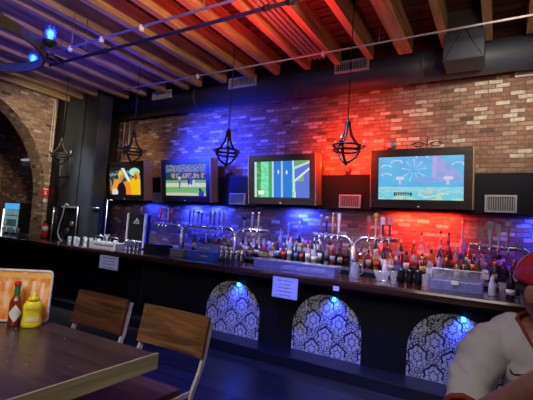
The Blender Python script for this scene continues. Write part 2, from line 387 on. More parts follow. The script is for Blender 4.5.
grille('bulkhead_vent', 'dim square vent on black band between leftmost two screens', (-5.98, 5.8, 2.08), 0.3, 0.2, 10, SV, back=bkm)

# ------------------------------------------------------------------ pipes and cables under the ceiling
p1 = thing('sprinkler_pipe', 'pale thin pipe with white sockets running below the joists', 'pipe', (0, 2.78, 3.66))
MB().tube([(-5.1, 0, 0), (3.0, 0, 0)], 0.014, 8).build('pipe', mat('grey_pipe', (0.42, 0.42, 0.5), 0.4, 0.3), p1)
for x in (-4.62, -4.02, -3.36):
    MB().lathe([(0.012, -0.04), (0.027, -0.03), (0.03, 0.0), (0.022, 0.025), (0.012, 0.035)], (x, 0, -0.01), 12).build('socket', WHITEM, p1)
for x in (-4.6, -2.5, -0.5): MB().tube([(x, 0, 0), (x, 0, 0.44)], 0.005, 6).build('hanger', STEEL, p1)
p2 = thing('conduit_pipe', 'dark pipe running parallel just behind the pale thin pipe', 'pipe', (0, 2.96, 3.62))
MB().tube([(-5.35, 0, 0), (3.0, 0, 0)], 0.02, 8).build('pipe', mat('dark_pipe', (0.05, 0.055, 0.1), 0.35, 0.5), p2)
for x in (-4.2, -1.9, -1.65, 0.2):
    MB().tube([(x - 0.03, 0, 0), (x + 0.03, 0, 0)], 0.032, 10).build('coupling', IRON, p2)
for x in (-4.6, -2.0, 0.5): MB().tube([(x, 0, 0), (x, 0, 0.48)], 0.005, 6).build('hanger', STEEL, p2)
p3 = thing('cable_run', 'pale straight cable with white bulb sockets crossing before the duct', 'cable', (0, 4.6, 3.92))
MB().tube([(-5.9, 0, 0), (3.0, 0, 0)], 0.012, 8).build('cable', mat('pale_cable', (0.6, 0.58, 0.66), 0.5), p3)
for x in (-4.15, -2.03, 0.9):
    MB().lathe([(0.012, -0.045), (0.026, -0.035), (0.03, -0.005), (0.022, 0.02), (0.012, 0.03)], (x, 0, 0), 12).build('socket', WHITEM, p3)
for x in (-5.5, -3.4, -1.3, 0.9, 2.4): MB().tube([(x, 0, 0), (x, 0, 0.18)], 0.004, 6).build('hanger', STEEL, p3)
wc = MB()
wc.tube([(-8.56, 4.2, 4.36), (-8.56, 4.62, 4.33), (-8.56, 4.93, 4.28), (-8.56, 4.97, 3.9), (-8.56, 4.98, 3.0), (-8.56, 4.98, 2.75)], 0.014, 8)
wc.tube([(-8.56, 4.15, 4.34), (-8.56, 4.85, 4.24), (-8.56, 4.92, 4.1), (-8.56, 4.93, 3.0), (-8.56, 4.94, 2.75)], 0.010, 8)
tag(wc.build('wall_cable', mat('white_cable', (0.6, 0.57, 0.5), 0.5)), 'pair of white cables running down the tan brick beside dark column', 'cable')
wc = MB(); wc.tube([(-7.47, 5.96, 4.3), (-7.45, 5.96, 2.9)], 0.016, 8); wc.tube([(-7.33, 5.96, 4.3), (-7.22, 5.96, 2.75)], 0.013, 8); wc.box(-7.5, -7.2, 5.95, 5.998, 2.9, 2.93)
tag(wc.build('wall_conduit', mat('white_cable', (0.6, 0.57, 0.5), 0.5)), 'pair of pale conduits on the brick above the leftmost screen', 'conduit')
# double board pack between joists, lit pinkish red
bp_ = thing('conduit_bundle', 'bundle of parallel conduits running between joists toward the wall', 'conduit', (-2.38, 3.5, 4.16))
for i in range(4):
    MB().tube([(-0.105 + 0.07 * i, -4.5, 0), (-0.105 + 0.07 * i, 1.7, 0)], 0.026, 8).build('conduit', mat('conduit_grey', (0.38, 0.33, 0.32), 0.5), bp_)
for y in (-2.5, -0.5, 1.2): MB().box(-0.15, 0.15, y - 0.02, y + 0.02, 0.026, 0.2).build('strap', STEEL, bp_)

# ------------------------------------------------------------------ chandeliers
def make_chandelier(label, loc):
    t = thing('candle_chandelier', label, 'chandelier', loc, 0.2, 'iron candle chandeliers above the bar')
    zt = 4.10 - loc[2]
    zt = 4.379 - loc[2]
    MB().tube([(0, 0, 0.31), (0, 0, zt)], 0.006, 6).build('cord', IRON, t)
    MB().lathe([(0.005, 0.24), (0.028, 0.25), (0.034, 0.27), (0.02, 0.29), (0.012, 0.315)], seg=12).build('hub', IRON, t)
    for z, r in ((0.0, 0.155), (-0.055, 0.145)):
        pts = [(r * math.cos(2 * PI * k / 28), r * math.sin(2 * PI * k / 28), z) for k in range(28)]
        MB().tube(pts, 0.013, 8, closed=True).build('ring', IRON, t)
    for k in range(3):
        a = 2 * PI * k / 3 + 0.35; c, s_ = math.cos(a), math.sin(a)
        prof = [(0.02, 0.26), (0.03, 0.20), (0.052, 0.12), (0.10, 0.05), (0.155, 0.0), (0.145, -0.06), (0.105, -0.13), (0.045, -0.175), (0.01, -0.195)]
        MB().tube([(r * c, r * s_, z) for r, z in prof], 0.015, 8).build('strap', IRON, t)
        arm = MB().tube([(0.15 * c, 0.15 * s_, -0.02), (0.185 * c, 0.185 * s_, -0.02), (0.20 * c, 0.20 * s_, 0.0)], 0.007, 6)
        arm.lathe([(0.008, 0.0), (0.028, 0.006), (0.03, 0.012), (0.012, 0.014)], (0.20 * c, 0.20 * s_, 0), 10)
        ar = arm.build('candle_arm', IRON, t)
        MB().lathe([(0.010, 0.014), (0.010, 0.065), (0.004, 0.07), (0.008, 0.078), (0.001, 0.092)], (0.20 * c, 0.20 * s_, 0), 8).build('candle', mat('candle', (0.45, 0.36, 0.3), 0.5), ar)
    MB().lathe([(0.004, -0.235), (0.014, -0.225), (0.02, -0.205), (0.012, -0.19)], seg=10).build('finial', IRON, t)
    return t
ch0 = make_chandelier('iron candle chandelier hanging before the red lit brick', (-1.535, 4.3, 2.60))
dup(ch0, (-3.235, 4.3, 2.62), 0.9, 'iron candle chandelier hanging between second and third screens')
dup(ch0, (-5.14, 4.3, 2.72), 0.5, 'iron candle chandelier hanging before the leftmost screen')
dup(ch0, (-7.1, 4.3, 2.72), 0.1, 'iron candle chandelier hanging before tan brick and dark column')
b_ = thing('wall_bracket', 'small square metal bracket frame on the dark column', 'bracket', (-8.1, 5.04, 2.62))
fm = MB().box(-0.17, 0.17, -0.02, 0, 0.2, 0.215).box(-0.17, 0.17, -0.02, 0, -0.2, -0.185).box(0.155, 0.17, -0.02, 0, -0.2, 0.2).box(-0.17, -0.155, -0.02, 0, -0.2, 0.2)
fm.build('frame', STEEL, b_)

# wheel chandelier near the camera
wx, wy, wz, wr = -4.44, 1.525, 3.2, 0.757
wl = thing('wheel_chandelier', 'large iron ring chandelier with glowing blue bulbs at top left', 'chandelier', (wx, wy, wz))
rim = MB(); n = 56
for (ra, rb) in ((wr - 0.012, wr + 0.012),):
    vs = []
    for k in range(n):
        a = 2 * PI * k / n; c, s_ = math.cos(a), math.sin(a)
        vs.append([rim.bm.verts.new((r * c, r * s_, z)) for r, z in ((ra, -0.05), (rb, -0.05), (rb, 0.05), (ra, 0.05))])
    for k in range(n):
        A, B = vs[k], vs[(k + 1) % n]
        for j in range(4): f = rim.bm.faces.new((A[j], A[(j + 1) % 4], B[(j + 1) % 4], B[j])); f.smooth = False
rim.build('rim', mat('old_iron', (0.085, 0.095, 0.075), 0.55, 0.3), wl)
BULB = mat('blue_bulb', (0.04, 0.16, 1.0), 0.3, emit=9)
CUPM = mat('jar_glass', (0.15, 0.3, 0.9), 0.1, trans=0.9, alpha=0.4)
for k in range(6):
    a = 2 * PI * k / 6 + R(41); c, s_ = math.cos(a), math.sin(a); r = wr + 0.085
    cup = MB().lathe([(0.02, -0.05), (0.06, -0.02), (0.065, 0.0), (0.03, 0.01)], (r * c, r * s_, 0.06), 14)
    cup.tube([(wr * c, wr * s_, -0.02), ((wr + 0.05) * c, (wr + 0.05) * s_, 0.02)], 0.012, 8)
    cp = cup.build('lamp_cup', IRON, wl)
    MB().lathe([(0.012, 0.0), (0.022, 0.03), (0.032, 0.06), (0.028, 0.085), (0.006, 0.1)], (r * c, r * s_, 0.075), 12).build('bulb', BULB, cp)
    MB().lathe([(0.05, 0.0), (0.052, 0.13), (0.048, 0.13), (0.046, 0.005)], (r * c, r * s_, 0.07), 14).build('glass_jar', CUPM, cp)
    light('POINT', 'bulb_light', (wx + r * c, wy + r * s_, wz + 0.24), None, 10.0, BLUE, 0.04)
for k in range(3):
    a = 2 * PI * k / 3 + 0.1
    MB().tube([(wr * math.cos(a), wr * math.sin(a), 0.05), (0, 0, 0.86)], 0.007, 6).build('chain', IRON, wl)
MB().tube([(0, 0, 0.85), (0, 0, 1.175)], 0.012, 8).build('hanging_rod', IRON, wl)
jn = thing('pipe_joint', 'dark iron pipe bracket where the thin pipes meet the ring', 'bracket', (-5.12, 2.86, 3.64))
MB().tube([(0, 0, -0.03), (0, 0, 0.739)], 0.006, 8).build('post', IRON, jn)
MB().tube([(0.02, -0.1, 0), (0.02, 0.12, 0)], 0.04, 10).build('sleeve', IRON, jn)

# ------------------------------------------------------------------ screens
def screen_mesh(name, W, H, fn, parent, y, nx=96, ny=54):
    bm = bmesh.new(); cl = bm.loops.layers.float_color.new('Col')
    vs = [[bm.verts.new((-W / 2 + W * i / nx, y, -H / 2 + H * j / ny)) for i in range(nx + 1)] for j in range(ny + 1)]
    for j in range(ny):
        for i in range(nx):
            f = bm.faces.new((vs[j][i], vs[j][i + 1], vs[j + 1][i + 1], vs[j + 1][i]))
            c = fn((i + 0.5) / nx, (j + 0.5) / ny)
            for lp in f.loops: lp[cl] = (*c, 1)
    me = bpy.data.meshes.new(name); bm.to_mesh(me); bm.free()
    m = MC.get('screen')
    if not m:
        m = bpy.data.materials.new('screen'); N = NT(m)
        at = N.n('ShaderNodeAttribute'); at.attribute_name = 'Col'
        N.b.inputs['Base Color'].default_value = (0.01, 0.01, 0.01, 1); N.b.inputs['Roughness'].default_value = 0.2
        N.l(at.outputs['Color'], N.b.inputs['Emission Color']); N.b.inputs['Emission Strength'].default_value = 1.0
        MC['screen'] = m
    me.materials.append(m)
    o = bpy.data.objects.new(name, me); COL.objects.link(o); o.parent = parent
    return o
def srgb(r, g, b):
    return tuple(((v / 255) / 12.92 if v / 255 < 0.04045 else (((v / 255) + 0.055) / 1.055) ** 2.4) for v in (r, g, b))
def nz(u, v, s, k=0): return noise.noise(Vector((u * s, v * s, k * 7.3)))
def ell(u, v, cx, cy, rx, ry): return ((u - cx) / rx) ** 2 + ((v - cy) / ry) ** 2 < 1
def tv1(u, v):   # two people in yellow shirts in the stands
    c = (40, 60, 62) if nz(u, v, 9) > -0.05 else (120, 135, 135)
    if v > 0.86: c = (25, 30, 34)
    if ell(u, v, 0.80, 0.80, 0.16, 0.14): c = (170, 225, 215)
    if v < 0.55 and 0.02 < u < 0.3 and nz(u, v, 7, 2) > 0: c = (215, 120, 30)
    if abs(u - (0.42 + (0.95 - v) * 0.45)) < 0.05 and 0.38 < v < 0.95: c = (215, 230, 225)
    if ell(u, v, 0.83, 0.08, 0.30, 0.52): c = (240, 190, 20)
    if ell(u, v, 0.56, 0.12, 0.13, 0.36): c = (235, 140, 25)
    if ell(u, v, 0.26, 0.10, 0.20, 0.44): c = (235, 150, 40)
    if ell(u, v, 0.38, 0.10, 0.15, 0.34): c = (18, 18, 24)
    if ell(u, v, 0.36, 0.70, 0.075, 0.18): c = (225, 190, 70)
    if ell(u, v, 0.38, 0.60, 0.05, 0.11): c = (205, 130, 70)
    if ell(u, v, 0.86, 0.68, 0.085, 0.15): c = (220, 170, 60)
    if ell(u, v, 0.84, 0.62, 0.05, 0.1): c = (175, 90, 45)
    if ell(u, v, 0.17, 0.08, 0.10, 0.13): c = (205, 215, 220)
    return srgb(*c)
def tv2(u, v):   # ball game
    if v > 0.76: c = (60, 90, 120) if nz(u, v, 22) > 0 else (130, 130, 130)
    elif v > 0.50:
        c = (30, 60, 75)
        if 0.12 < u and 0.55 < v < 0.72: c = (150, 130, 95) if nz(u * 2, v, 9, 1) > -0.1 else (50, 55, 65)
    elif v > 0.40: c = (110, 160, 110)
    elif v > 0.28: c = (200, 205, 180)
    elif v > 0.1 - 0.0: c = (105, 175, 95)
    else: c = (190, 190, 160)
    if v < 0.28 and ell(u, v, 0.4, 0.02, 0.35, 0.08): c = (205, 195, 170)
    for cx, cy, rx, ry, col_ in ((0.35, 0.42, 0.022, 0.2, (80, 90, 110)), (0.35, 0.56, 0.03, 0.06, (190, 190, 200)), (0.58, 0.46, 0.03, 0.12, (40, 50, 90)),
                                 (0.64, 0.48, 0.035, 0.13, (60, 80, 140)), (0.70, 0.42, 0.03, 0.1, (190, 195, 205)), (0.66, 0.65, 0.03, 0.05, (30, 40, 70)),
                                 (0.88, 0.06, 0.065, 0.12, (30, 70, 170)), (0.85, 0.2, 0.03, 0.05, (25, 35, 60))):
        if ell(u, v, cx, cy, rx, ry): c = col_
    return srgb(*c)
def tv3(u, v):   # aerial view of a track
    n_ = nz(u, v, 12)
    c = (110, 215, 165) if n_ > 0.0 else (140, 225, 190)
    if u < 0.04: c = (190, 225, 225)
    elif u < 0.12: c = (60, 150, 60) if n_ > -0.1 else (90, 175, 110)
    if 0.27 < u < 0.33: c = (75, 165, 90)
    if 0.33 < u < 0.365: c = (185, 215, 240)
    if 0.365 < u < 0.70: c = (50, 120, 215)
    if 0.505 < u < 0.53: c = (170, 205, 240)
    if abs(u - (0.715 + (1 - v) * 0.03)) < 0.016: c = (205, 225, 240)
    if u > 0.73 + (1 - v) * 0.03: c = (95, 120, 215)
    if u > 0.74 and v > 0.45:
        k = (v - 0.45) - (u - 0.74) * 1.3
        if abs(k) < 0.035: c = (215, 230, 235)
        if -0.25 < k < -0.04 and u < 0.9 and v > 0.42: c = (120, 185, 95)
        k2 = (v - 0.80) - (u - 0.74) * 0.6
        if abs(k2) < 0.03: c = (200, 215, 230)
        if k2 > 0.03: c = (110, 170, 105)
    if ell(u, v, 0.45, 0.70, 0.014, 0.06) or ell(u, v, 0.60, 0.69, 0.014, 0.06): c = (225, 230, 225)
    if 0.07 < u < 0.18 and 0.07 < v < 0.19: c = (240, 250, 235)
    return srgb(*c)
def tv4(u, v):   # pale blue drawn seascape
    c = (85 + 30 * v, 180 + 15 * nz(u, v, 5), 228)
    if v < 0.30: c = (120, 210, 215) if nz(u * 2, v * 4, 6) > 0 else (165, 205, 225)
    if v < 0.16: c = (110, 205, 225) if nz(u * 2, v * 4, 5, 2) > -0.1 else (190, 215, 190)
    # radiating strokes
    dx, dz = u - 0.44, (v - 0.68) * 0.56; rr = math.hypot(dx, dz); th = math.atan2(dz, dx)
    if 0.03 < rr < 0.15 and math.sin(th * 9) > 0.82: c = (160, 205, 235)
    if 0.655 < u < 0.70 and v > 0.4: c = (185, 165, 225)
    if u > 0.70 and v > 0.42 and (u - 0.70) < (1.0 - v) * 0.58 + 0.02: c = (158, 165, 225) if nz(u, v, 10, 3) > -0.1 else (140, 162, 222)
    if ell(u, v, 0.58, 0.46, 0.14, 0.05): c = (140, 160, 225)
    for cx in (0.27, 0.83):
        if ell(u, v, cx, 0.50, 0.055, 0.045): c = (215, 205, 235)
        if abs(u - cx) < 0.014 and 0.36 < v < 0.5: c = (205, 190, 225)
    for cx, cy in ((0.10, 0.75), (0.23, 0.86), (0.10, 0.55), (0.53, 0.97), (0.94, 0.78)):
        e = ((u - cx) / 0.07) ** 2 + ((v - cy) / 0.07) ** 2
        if 0.6 < e < 1.1 and v > cy: c = (190, 220, 240)
    if 0.195 < u < 0.415 and 0.085 < v < 0.165:
        c = (20, 25, 35) if (u < 0.205 or u > 0.405 or v < 0.1 or v > 0.15 or math.sin(u * 300) > 0.2) else (150, 200, 215)
    if 0.50 < u < 0.66 and 0.14 < v < 0.26 and nz(u, v, 20) > 0: c = (215, 195, 170)
    return srgb(*c)
def make_tv(label, x0, x1, fn, tilt=8.0):
    W = x1 - x0; H = 0.80; y = 5.54
    t = thing('tv_screen', label, 'television', ((x0 + x1) / 2, y, 2.395))
    t.rotation_euler = (R(tilt), 0, 0)
    b = 0.095; f = MB()
    f.box(-W / 2, W / 2, -0.03, 0.10, H / 2 - b, H / 2, 0.004).box(-W / 2, W / 2, -0.03, 0.10, -H / 2, -H / 2 + b * 1.15, 0.004)
    f.box(-W / 2, -W / 2 + b, -0.03, 0.10, -H / 2 + b * 1.15, H / 2 - b).box(W / 2 - b, W / 2, -0.03, 0.10, -H / 2 + b * 1.15, H / 2 - b)
    f.box(-W / 2 + b, W / 2 - b, 0.04, 0.10, -H / 2 + b, H / 2 - b)
    f.build('frame', TVWOOD, t)
    for s in (-1, 1):
        MB().box(min(s * W / 2, s * (W / 2 + 0.012)), max(s * W / 2, s * (W / 2 + 0.012)), -0.032, 0.195, -H / 2, H / 2).build('side_panel', TVSIDE, t)
    sw, sh = W - 2 * b - 0.012, H - 2.15 * b - 0.012
    sc = screen_mesh('screen', sw, sh, fn, t, -0.006); sc.location = (0, 0, b * 0.075)
    g = MB().box(-sw / 2 - 0.006, sw / 2 + 0.006, -0.004, 0.03, -sh / 2 - 0.006 + b * .075, sh / 2 + 0.006 + b * .075)
    g.build('bezel', BLACKG, t)
    MB().box(-0.012, 0.012, -0.034, -0.03, -H / 2 + 0.02, -H / 2 + 0.032).build('standby_light', mat('standby', (0.5, 0.7, 0.9), 0.4, emit=0.6), t)
    MB().box(-0.15, 0.15, 0.10, 0.20, -0.1, 0.1).build('mount', BLACK, t)
    return t
make_tv('leftmost wood framed television showing people in yellow shirts', -7.33, -6.17, tv1)
make_tv('wood framed television showing a ball game on a green field', -5.68, -4.48, tv2)
make_tv('wood framed television showing blue track lanes and green grass', -3.65, -2.44, tv3)
make_tv('rightmost and largest framed television showing a pale blue seascape', -1.585, -0.305, tv4)
# scroll ornament above the right screen and small lamps on the shelf
sc_ = MB()
def scroll(cx, s):
    return [(cx + s * (0.11 - 0.09 * math.cos(a) * (1 - a / 9)), 0, 0.05 + 0.045 * math.sin(a) * (1 - a / 9)) for a in [i * 0.4 for i in range(16)]]
for cx in (-0.22, 0.0):
    sc_.tube(scroll(cx, 1), 0.006, 6); sc_.tube(scroll(-cx, -1), 0.006, 6)
sc_.tube([(0, 0, 0.0), (0, 0, 0.13), (0.01, 0, 0.15)], 0.007, 6)
sc_.tube([(-0.34, 0, 0.003), (0.34, 0, 0.003)], 0.006, 6)
tag(sc_.build('scroll_ornament', IRON, loc=(-0.86, 5.54, 2.80)), 'black iron scroll ornament standing on the rightmost screen', 'ornament')
for i, (x, lab) in enumerate(((-2.08, 'small red lit spotlight on the black band right of blue track screen'), (-4.4, 'small blue lit spotlight on the black band beside ball game screen'), (-6.0, 'small purple lit spotlight on black band right of leftmost screen'), (-1.45, 'small spotlight mounted on the brick above rightmost screen corner'))):
    t = thing('wall_spotlight', lab, 'spotlight', (x, 5.9, 2.5 if i < 3 else 2.86))
    if i == 3:
        t.location.y = 5.93
        MB().box(-0.03, 0.03, 0.0, 0.068, 0.02, 0.08).build('bracket', IRON, t)
    MB().lathe([(0.03, 0.0), (0.03, 0.02), (0.012, 0.03), (0.012, 0.06)], seg=10).build('base', IRON, t)
    MB().lathe([(0.03, 0.06), (0.045, 0.08), (0.05, 0.14), (0.045, 0.14)], seg=12).build('lamp_head', mat('head_' + str(i), ((0.5, 0.1, 0.1), (0.1, 0.2, 0.6), (0.3, 0.2, 0.6), (0.4, 0.3, 0.55))[i], 0.4), t)

# ------------------------------------------------------------------ front bar
bar = thing('bar_counter', 'long black bar counter with a glossy dark wood top', 'bar', (0, 0, 0))
MB().box(-9.9, 3.2, 4.29, 4.935, 0.975, 1.07, 0.03).build('countertop', BARTOP, bar)
MB().box(-9.8, 3.2, 4.60, 4.90, 0.0, 0.975).build('front_panel', BLACK, bar)
MB().box(-8.3, 3.2, 4.36, 4.60, 0.945, 0.975).build('under_trim', BLACK, bar)
MB().box(-5.0, -4.92, 4.585, 4.60, 0.0, 0.945).build('pilaster', mat('pilaster', (0.015, 0.018, 0.025), 0.5), bar)
for c in (-3.16, -1.78, -0.40, 0.98):
    pl = [(-0.44, 0.125), (0.44, 0.125), (0.44, 0.40)]
    pl += [(0.44 * math.cos(PI * k / 24), 0.40 + 0.44 * math.sin(PI * k / 24)) for k in range(1, 24)] + [(-0.44, 0.40)]
    ap = MB().prism(pl, 4.575, 4.60).build('damask_panel', DAMASK, bar)
    ap.location.x = c
    ap['label'] = 'silver and black damask arched panel'
    lx = c + 0.10
    ld = MB().lathe([(0.012, 0.0), (0.02, 0.012), (0.02, 0.03), (0.01, 0.045)], (0.10, 4.552, 0.785), 12).build('led_spot', mat('blue_led', (0.03, 0.25, 1.0), 0.3, emit=12), ap)
    light('SPOT', 'led_light', (lx, 4.49, 0.82), (lx, 4.60, 0.60), 17.0, (0.02, 0.06, 1.0), 0.015, spot=110, blend=1)
# papers hanging from the nosing
def note(label, x0, x1, z0, z1, marks=5, rot=0.0):
    wd, ht = x1 - x0, z1 - z0
    t = thing('paper_notice', label, 'notice', ((x0 + x1) / 2, 4.283, z1))
    MB().box(-wd / 2, wd / 2, -0.0015, 0.0015, -ht, 0).build('sheet', PAPER, t)
    g = MB(); r_ = random.Random(int(abs(x0) * 100))
    for i in range(marks):
        z = -ht * (0.16 + 0.70 * i / max(1, marks - 1)); l = wd * r_.uniform(0.24, 0.36)
        x = -l
        while x < l:
            s = r_.uniform(0.012, 0.035); g.box(x, min(x + s, l), -0.0025, -0.0015, z - 0.005, z + 0.005); x += s + 0.008
    g.build('writing', INK, t)
    fr_ = MB(); e = 0.012
    for a in (-wd / 2 + e, wd / 2 - e - 0.003): fr_.box(a, a + 0.003, -0.0025, -0.0015, -ht + e, -e)
    for a in (-ht + e, -e): fr_.box(-wd / 2 + e, wd / 2 - e, -0.0025, -0.0015, a, a + 0.003)
    fr_.build('border', mat('note_border', (0.25, 0.3, 0.6), 0.8), t)
    return t
note('white paper notice hanging from the bar edge left of the arches', -5.66, -5.2, 0.77, 0.985, 4)
note('white paper notice hanging from bar edge between first two arches', -2.38, -2.04, 0.775, 1.02, 5)
tag(MB().box(-1.60, -1.53, 4.278, 4.284, 0.95, 1.0).build('paper_tag', PAPER), 'tiny white paper tag on the bar edge above middle arch', 'tag')

# ------------------------------------------------------------------ back bar
bb = thing('back_bar', 'black back bar cabinet running along the brick wall', 'back bar', (0, 0, 0))
MB().box(-6.6, 3.0, 5.22, 5.99, 0.0, 0.93).build('cabinet', BLACK, bb)
for i, (y0, y1, zz, nm) in enumerate(((5.46, 5.60, 1.13, 'lowest front'), (5.601, 5.73, 1.20, 'middle'), (5.731, 5.99, 1.27, 'highest rear'))):
    stp = thing('bottle_shelf', f'long black stepped bottle shelf, {nm} step of three', 'shelf', (0, 0, 0))
    MB().box(-4.85, 3.0, y0, y1, 0.931, zz).build('board', BLACKG, stp)
    if i == 0: MB().box(-4.8, 3.0, 5.452, 5.46, 1.085, 1.13).build('lip', mat('lip_metal', (0.25, 0.25, 0.32), 0.3, 0.7), stp)

# draft towers
HCOL = {'gold': (0.62, 0.42, 0.10), 'white': (0.72, 0.72, 0.78), 'silver': (0.42, 0.42, 0.5), 'red': (0.55, 0.05, 0.05), 'black': (0.02, 0.02, 0.03),
        'wood': (0.50, 0.30, 0.18), 'cream': (0.66, 0.58, 0.42), 'orange': (0.75, 0.22, 0.08), 'blue': (0.25, 0.3, 0.6), 'grey': (0.2, 0.2, 0.26), 'yellow': (0.7, 0.5, 0.08)}
def hm(c): return mat('handle_' + c, HCOL[c], 0.4)
def tap(parent, x, ztop, c1, c2, style, z0=1.55):
    y = 0.0; h = ztop - z0
    sp = MB()
    sp.tube([(x, 0, z0), (x, -0.06, z0), (x, -0.085, z0 - 0.03), (x, -0.09, z0 - 0.09)], [0.012, 0.012, 0.011, 0.008], 8)
    sp.tube([(x, -0.05, z0), (x, -0.05, z0 + 0.06)], [0.008, 0.006], 8)
    f = sp.build('faucet', CHROME, parent)
    H = MB(); zb = z0 + 0.05; y = -0.05
    if style == 'paddle':
        H.prism([(x - 0.010, zb), (x + 0.010, zb), (x + 0.022, ztop - 0.09), (x + 0.026, ztop - 0.01), (x - 0.026, ztop - 0.01), (x - 0.022, ztop - 0.09)], y - 0.011, y + 0.011)
    elif style == 'round':
        H.lathe([(0.008, zb), (0.012, zb + 0.05), (0.016, ztop - 0.08), (0.012, ztop - 0.055)], (x, y, 0), 10)
    elif style == 'slim':
        H.lathe([(0.008, zb), (0.014, zb + 0.03), (0.017, zb + h * 0.5), (0.014, ztop - 0.04), (0.006, ztop - 0.03)], (x, y, 0), 10)
    else:
        H.box(x - 0.013, x + 0.013, y - 0.01, y + 0.01, zb, ztop - 0.1)
    hd = H.build('tap_handle', hm(c1), parent)
    T = MB()
    if style == 'paddle': T.box(x - 0.019, x + 0.019, y - 0.014, y - 0.010, ztop - 0.10, ztop - 0.02)
    elif style == 'round': T.lathe([(0.004, -0.014), (0.034, -0.014), (0.036, 0), (0.034, 0.014), (0.004, 0.014)], (x, y, ztop - 0.035), 16, axis='Y')
    elif style == 'slim': T.lathe([(0.006, ztop - 0.04), (0.02, ztop - 0.03), (0.022, ztop - 0.015), (0.006, ztop)], (x, y, 0), 10)
    else: T.box(x - 0.026, x + 0.026, y - 0.014, y + 0.014, ztop - 0.1, ztop, 0.004)
    T.build('handle_emblem', hm(c2), hd)
def tower(label, lx, xl, xr, taps, zp=1.555):
    t = thing('draft_tower', label, 'draft tower', (0, 5.38, 0))
    rr = 0.14; pr_ = 0.027
    for s, xe in ((-1, xl), (1, xr)):
        if xe is None: continue
        pts = [(lx + s * 0.022, 0, 0.93), (lx + s * 0.022, 0, zp - rr)]
        for k in range(1, 9):
            a = PI / 2 * k / 8; pts.append((lx + s * (0.022 + rr * (1 - math.cos(a))), 0, zp - rr + rr * math.sin(a)))
        pts.append((xe, 0, zp)); MB().tube(pts, pr_, 14).build('pipe', CHROME, t)
    MB().lathe([(0.075, 0.93), (0.075, 0.94), (0.05, 0.955), (0.045, 1.0)], (lx, 0, 0), 18).build('base_flange', CHROME, t)
    MB().tube([(lx, -0.03, 1.0), (lx, -0.03, zp - 0.13)], 0.022, 10).build('post', mat('bright_steel', (0.8, 0.8, 0.85), 0.3, 0.9), t)
    for a in taps: tap(t, *a)
    return t
tower('leftmost chrome draft tower with eight tap handles in blue light', -4.90, -5.62, -4.32,
      [(-5.43, 1.86, 'red', 'orange', 'paddle'), (-5.34, 1.83, 'blue', 'grey', 'slim'), (-5.25, 1.865, 'white', 'white', 'slim'), (-5.16, 1.86, 'red', 'silver', 'paddle'),
       (-4.72, 1.83, 'grey', 'silver', 'slim'), (-4.64, 1.84, 'white', 'silver', 'slim'), (-4.53, 1.83, 'silver', 'silver', 'round'), (-4.45, 1.80, 'grey', 'grey', 'slim')])
tower('chrome draft tower second from left, below the blue track screen edge', -3.74, -4.33, -3.12,
      [(-4.26, 1.85, 'grey', 'white', 'slim'), (-4.17, 1.83, 'grey', 'grey', 'slim'), (-4.07, 1.84, 'grey', 'silver', 'slim'), (-3.98, 1.83, 'silver', 'silver', 'block'),
       (-3.56, 1.78, 'silver', 'black', 'round'), (-3.41, 1.84, 'silver', 'white', 'slim'), (-3.29, 1.85, 'cream', 'cream', 'slim')])
tower('chrome draft tower with gold and white taps in the middle', -1.74, -2.37, -1.15,
      [(-2.23, 1.85, 'grey', 'silver', 'slim'), (-2.14, 1.83, 'black', 'grey', 'round'), (-2.045, 1.885, 'gold', 'yellow', 'slim'), (-1.955, 1.885, 'cream', 'white', 'paddle'),
       (-1.53, 1.87, 'red', 'grey', 'paddle'), (-1.435, 1.90, 'cream', 'gold', 'round'), (-1.34, 1.85, 'black', 'white', 'block'), (-1.25, 1.85, 'black', 'silver', 'block')])
tower('rightmost chrome draft tower with wooden and white paddle taps', 0.33, -0.31, 0.95,
      [(-0.20, 1.75, 'wood', 'wood', 'block'), (-0.10, 1.86, 'white', 'silver', 'paddle'), (-0.015, 1.82, 'white', 'cream', 'block'), (0.085, 1.865, 'gold', 'white', 'round'),
       (0.60, 1.84, 'grey', 'silver', 'slim'), (0.72, 1.86, 'white', 'grey', 'paddle')])

# ------------------------------------------------------------------ bottles
BPROF = {
 'round': ([(0.034, 0), (0.037, 0.006), (0.037, 0.17), (0.033, 0.195), (0.016, 0.225), (0.013, 0.235), (0.013, 0.275)], 0.275, (0.03, 0.0385, 0.05, 0.14)),
 'tall': ([(0.030, 0), (0.033, 0.006), (0.034, 0.19), (0.028, 0.22), (0.013, 0.26), (0.012, 0.32)], 0.32, (0.03, 0.0355, 0.06, 0.16)),
 'squat': ([(0.042, 0), (0.046, 0.008), (0.047, 0.11), (0.040, 0.15), (0.017, 0.18), (0.014, 0.19), (0.014, 0.225)], 0.225, (0.03, 0.0485, 0.03, 0.10)),
 'slender': ([(0.026, 0), (0.028, 0.006), (0.029, 0.15), (0.020, 0.20), (0.012, 0.25), (0.011, 0.30)], 0.30, (0.03, 0.0302, 0.05, 0.13)),
}
LIQ = {'amber': (0.24, 0.07, 0.012), 'clear': (0.50, 0.55, 0.65), 'dark green': (0.02, 0.07, 0.03), 'brown': (0.10, 0.03, 0.015), 'black': (0.012, 0.012, 0.016),
       'red': (0.28, 0.02, 0.02), 'gold': (0.40, 0.20, 0.03), 'blue': (0.08, 0.14, 0.5), 'purple': (0.16, 0.05, 0.22)}
LAB = {'cream': (0.70, 0.64, 0.50), 'white': (0.78, 0.78, 0.80), 'black': (0.03, 0.03, 0.035), 'red': (0.55, 0.05, 0.04), 'gold': (0.6, 0.42, 0.12), 'blue': (0.10, 0.16, 0.5), 'silver': (0.4, 0.4, 0.45)}
def liqm(c):
    if c == 'clear': return mat('liq_clear', LIQ[c], 0.06, trans=0.4, coat=0.6)
    return mat('liq_' + c.replace(' ', '_'), LIQ[c], 0.08, trans=0.15, coat=0.6)
BM = {}
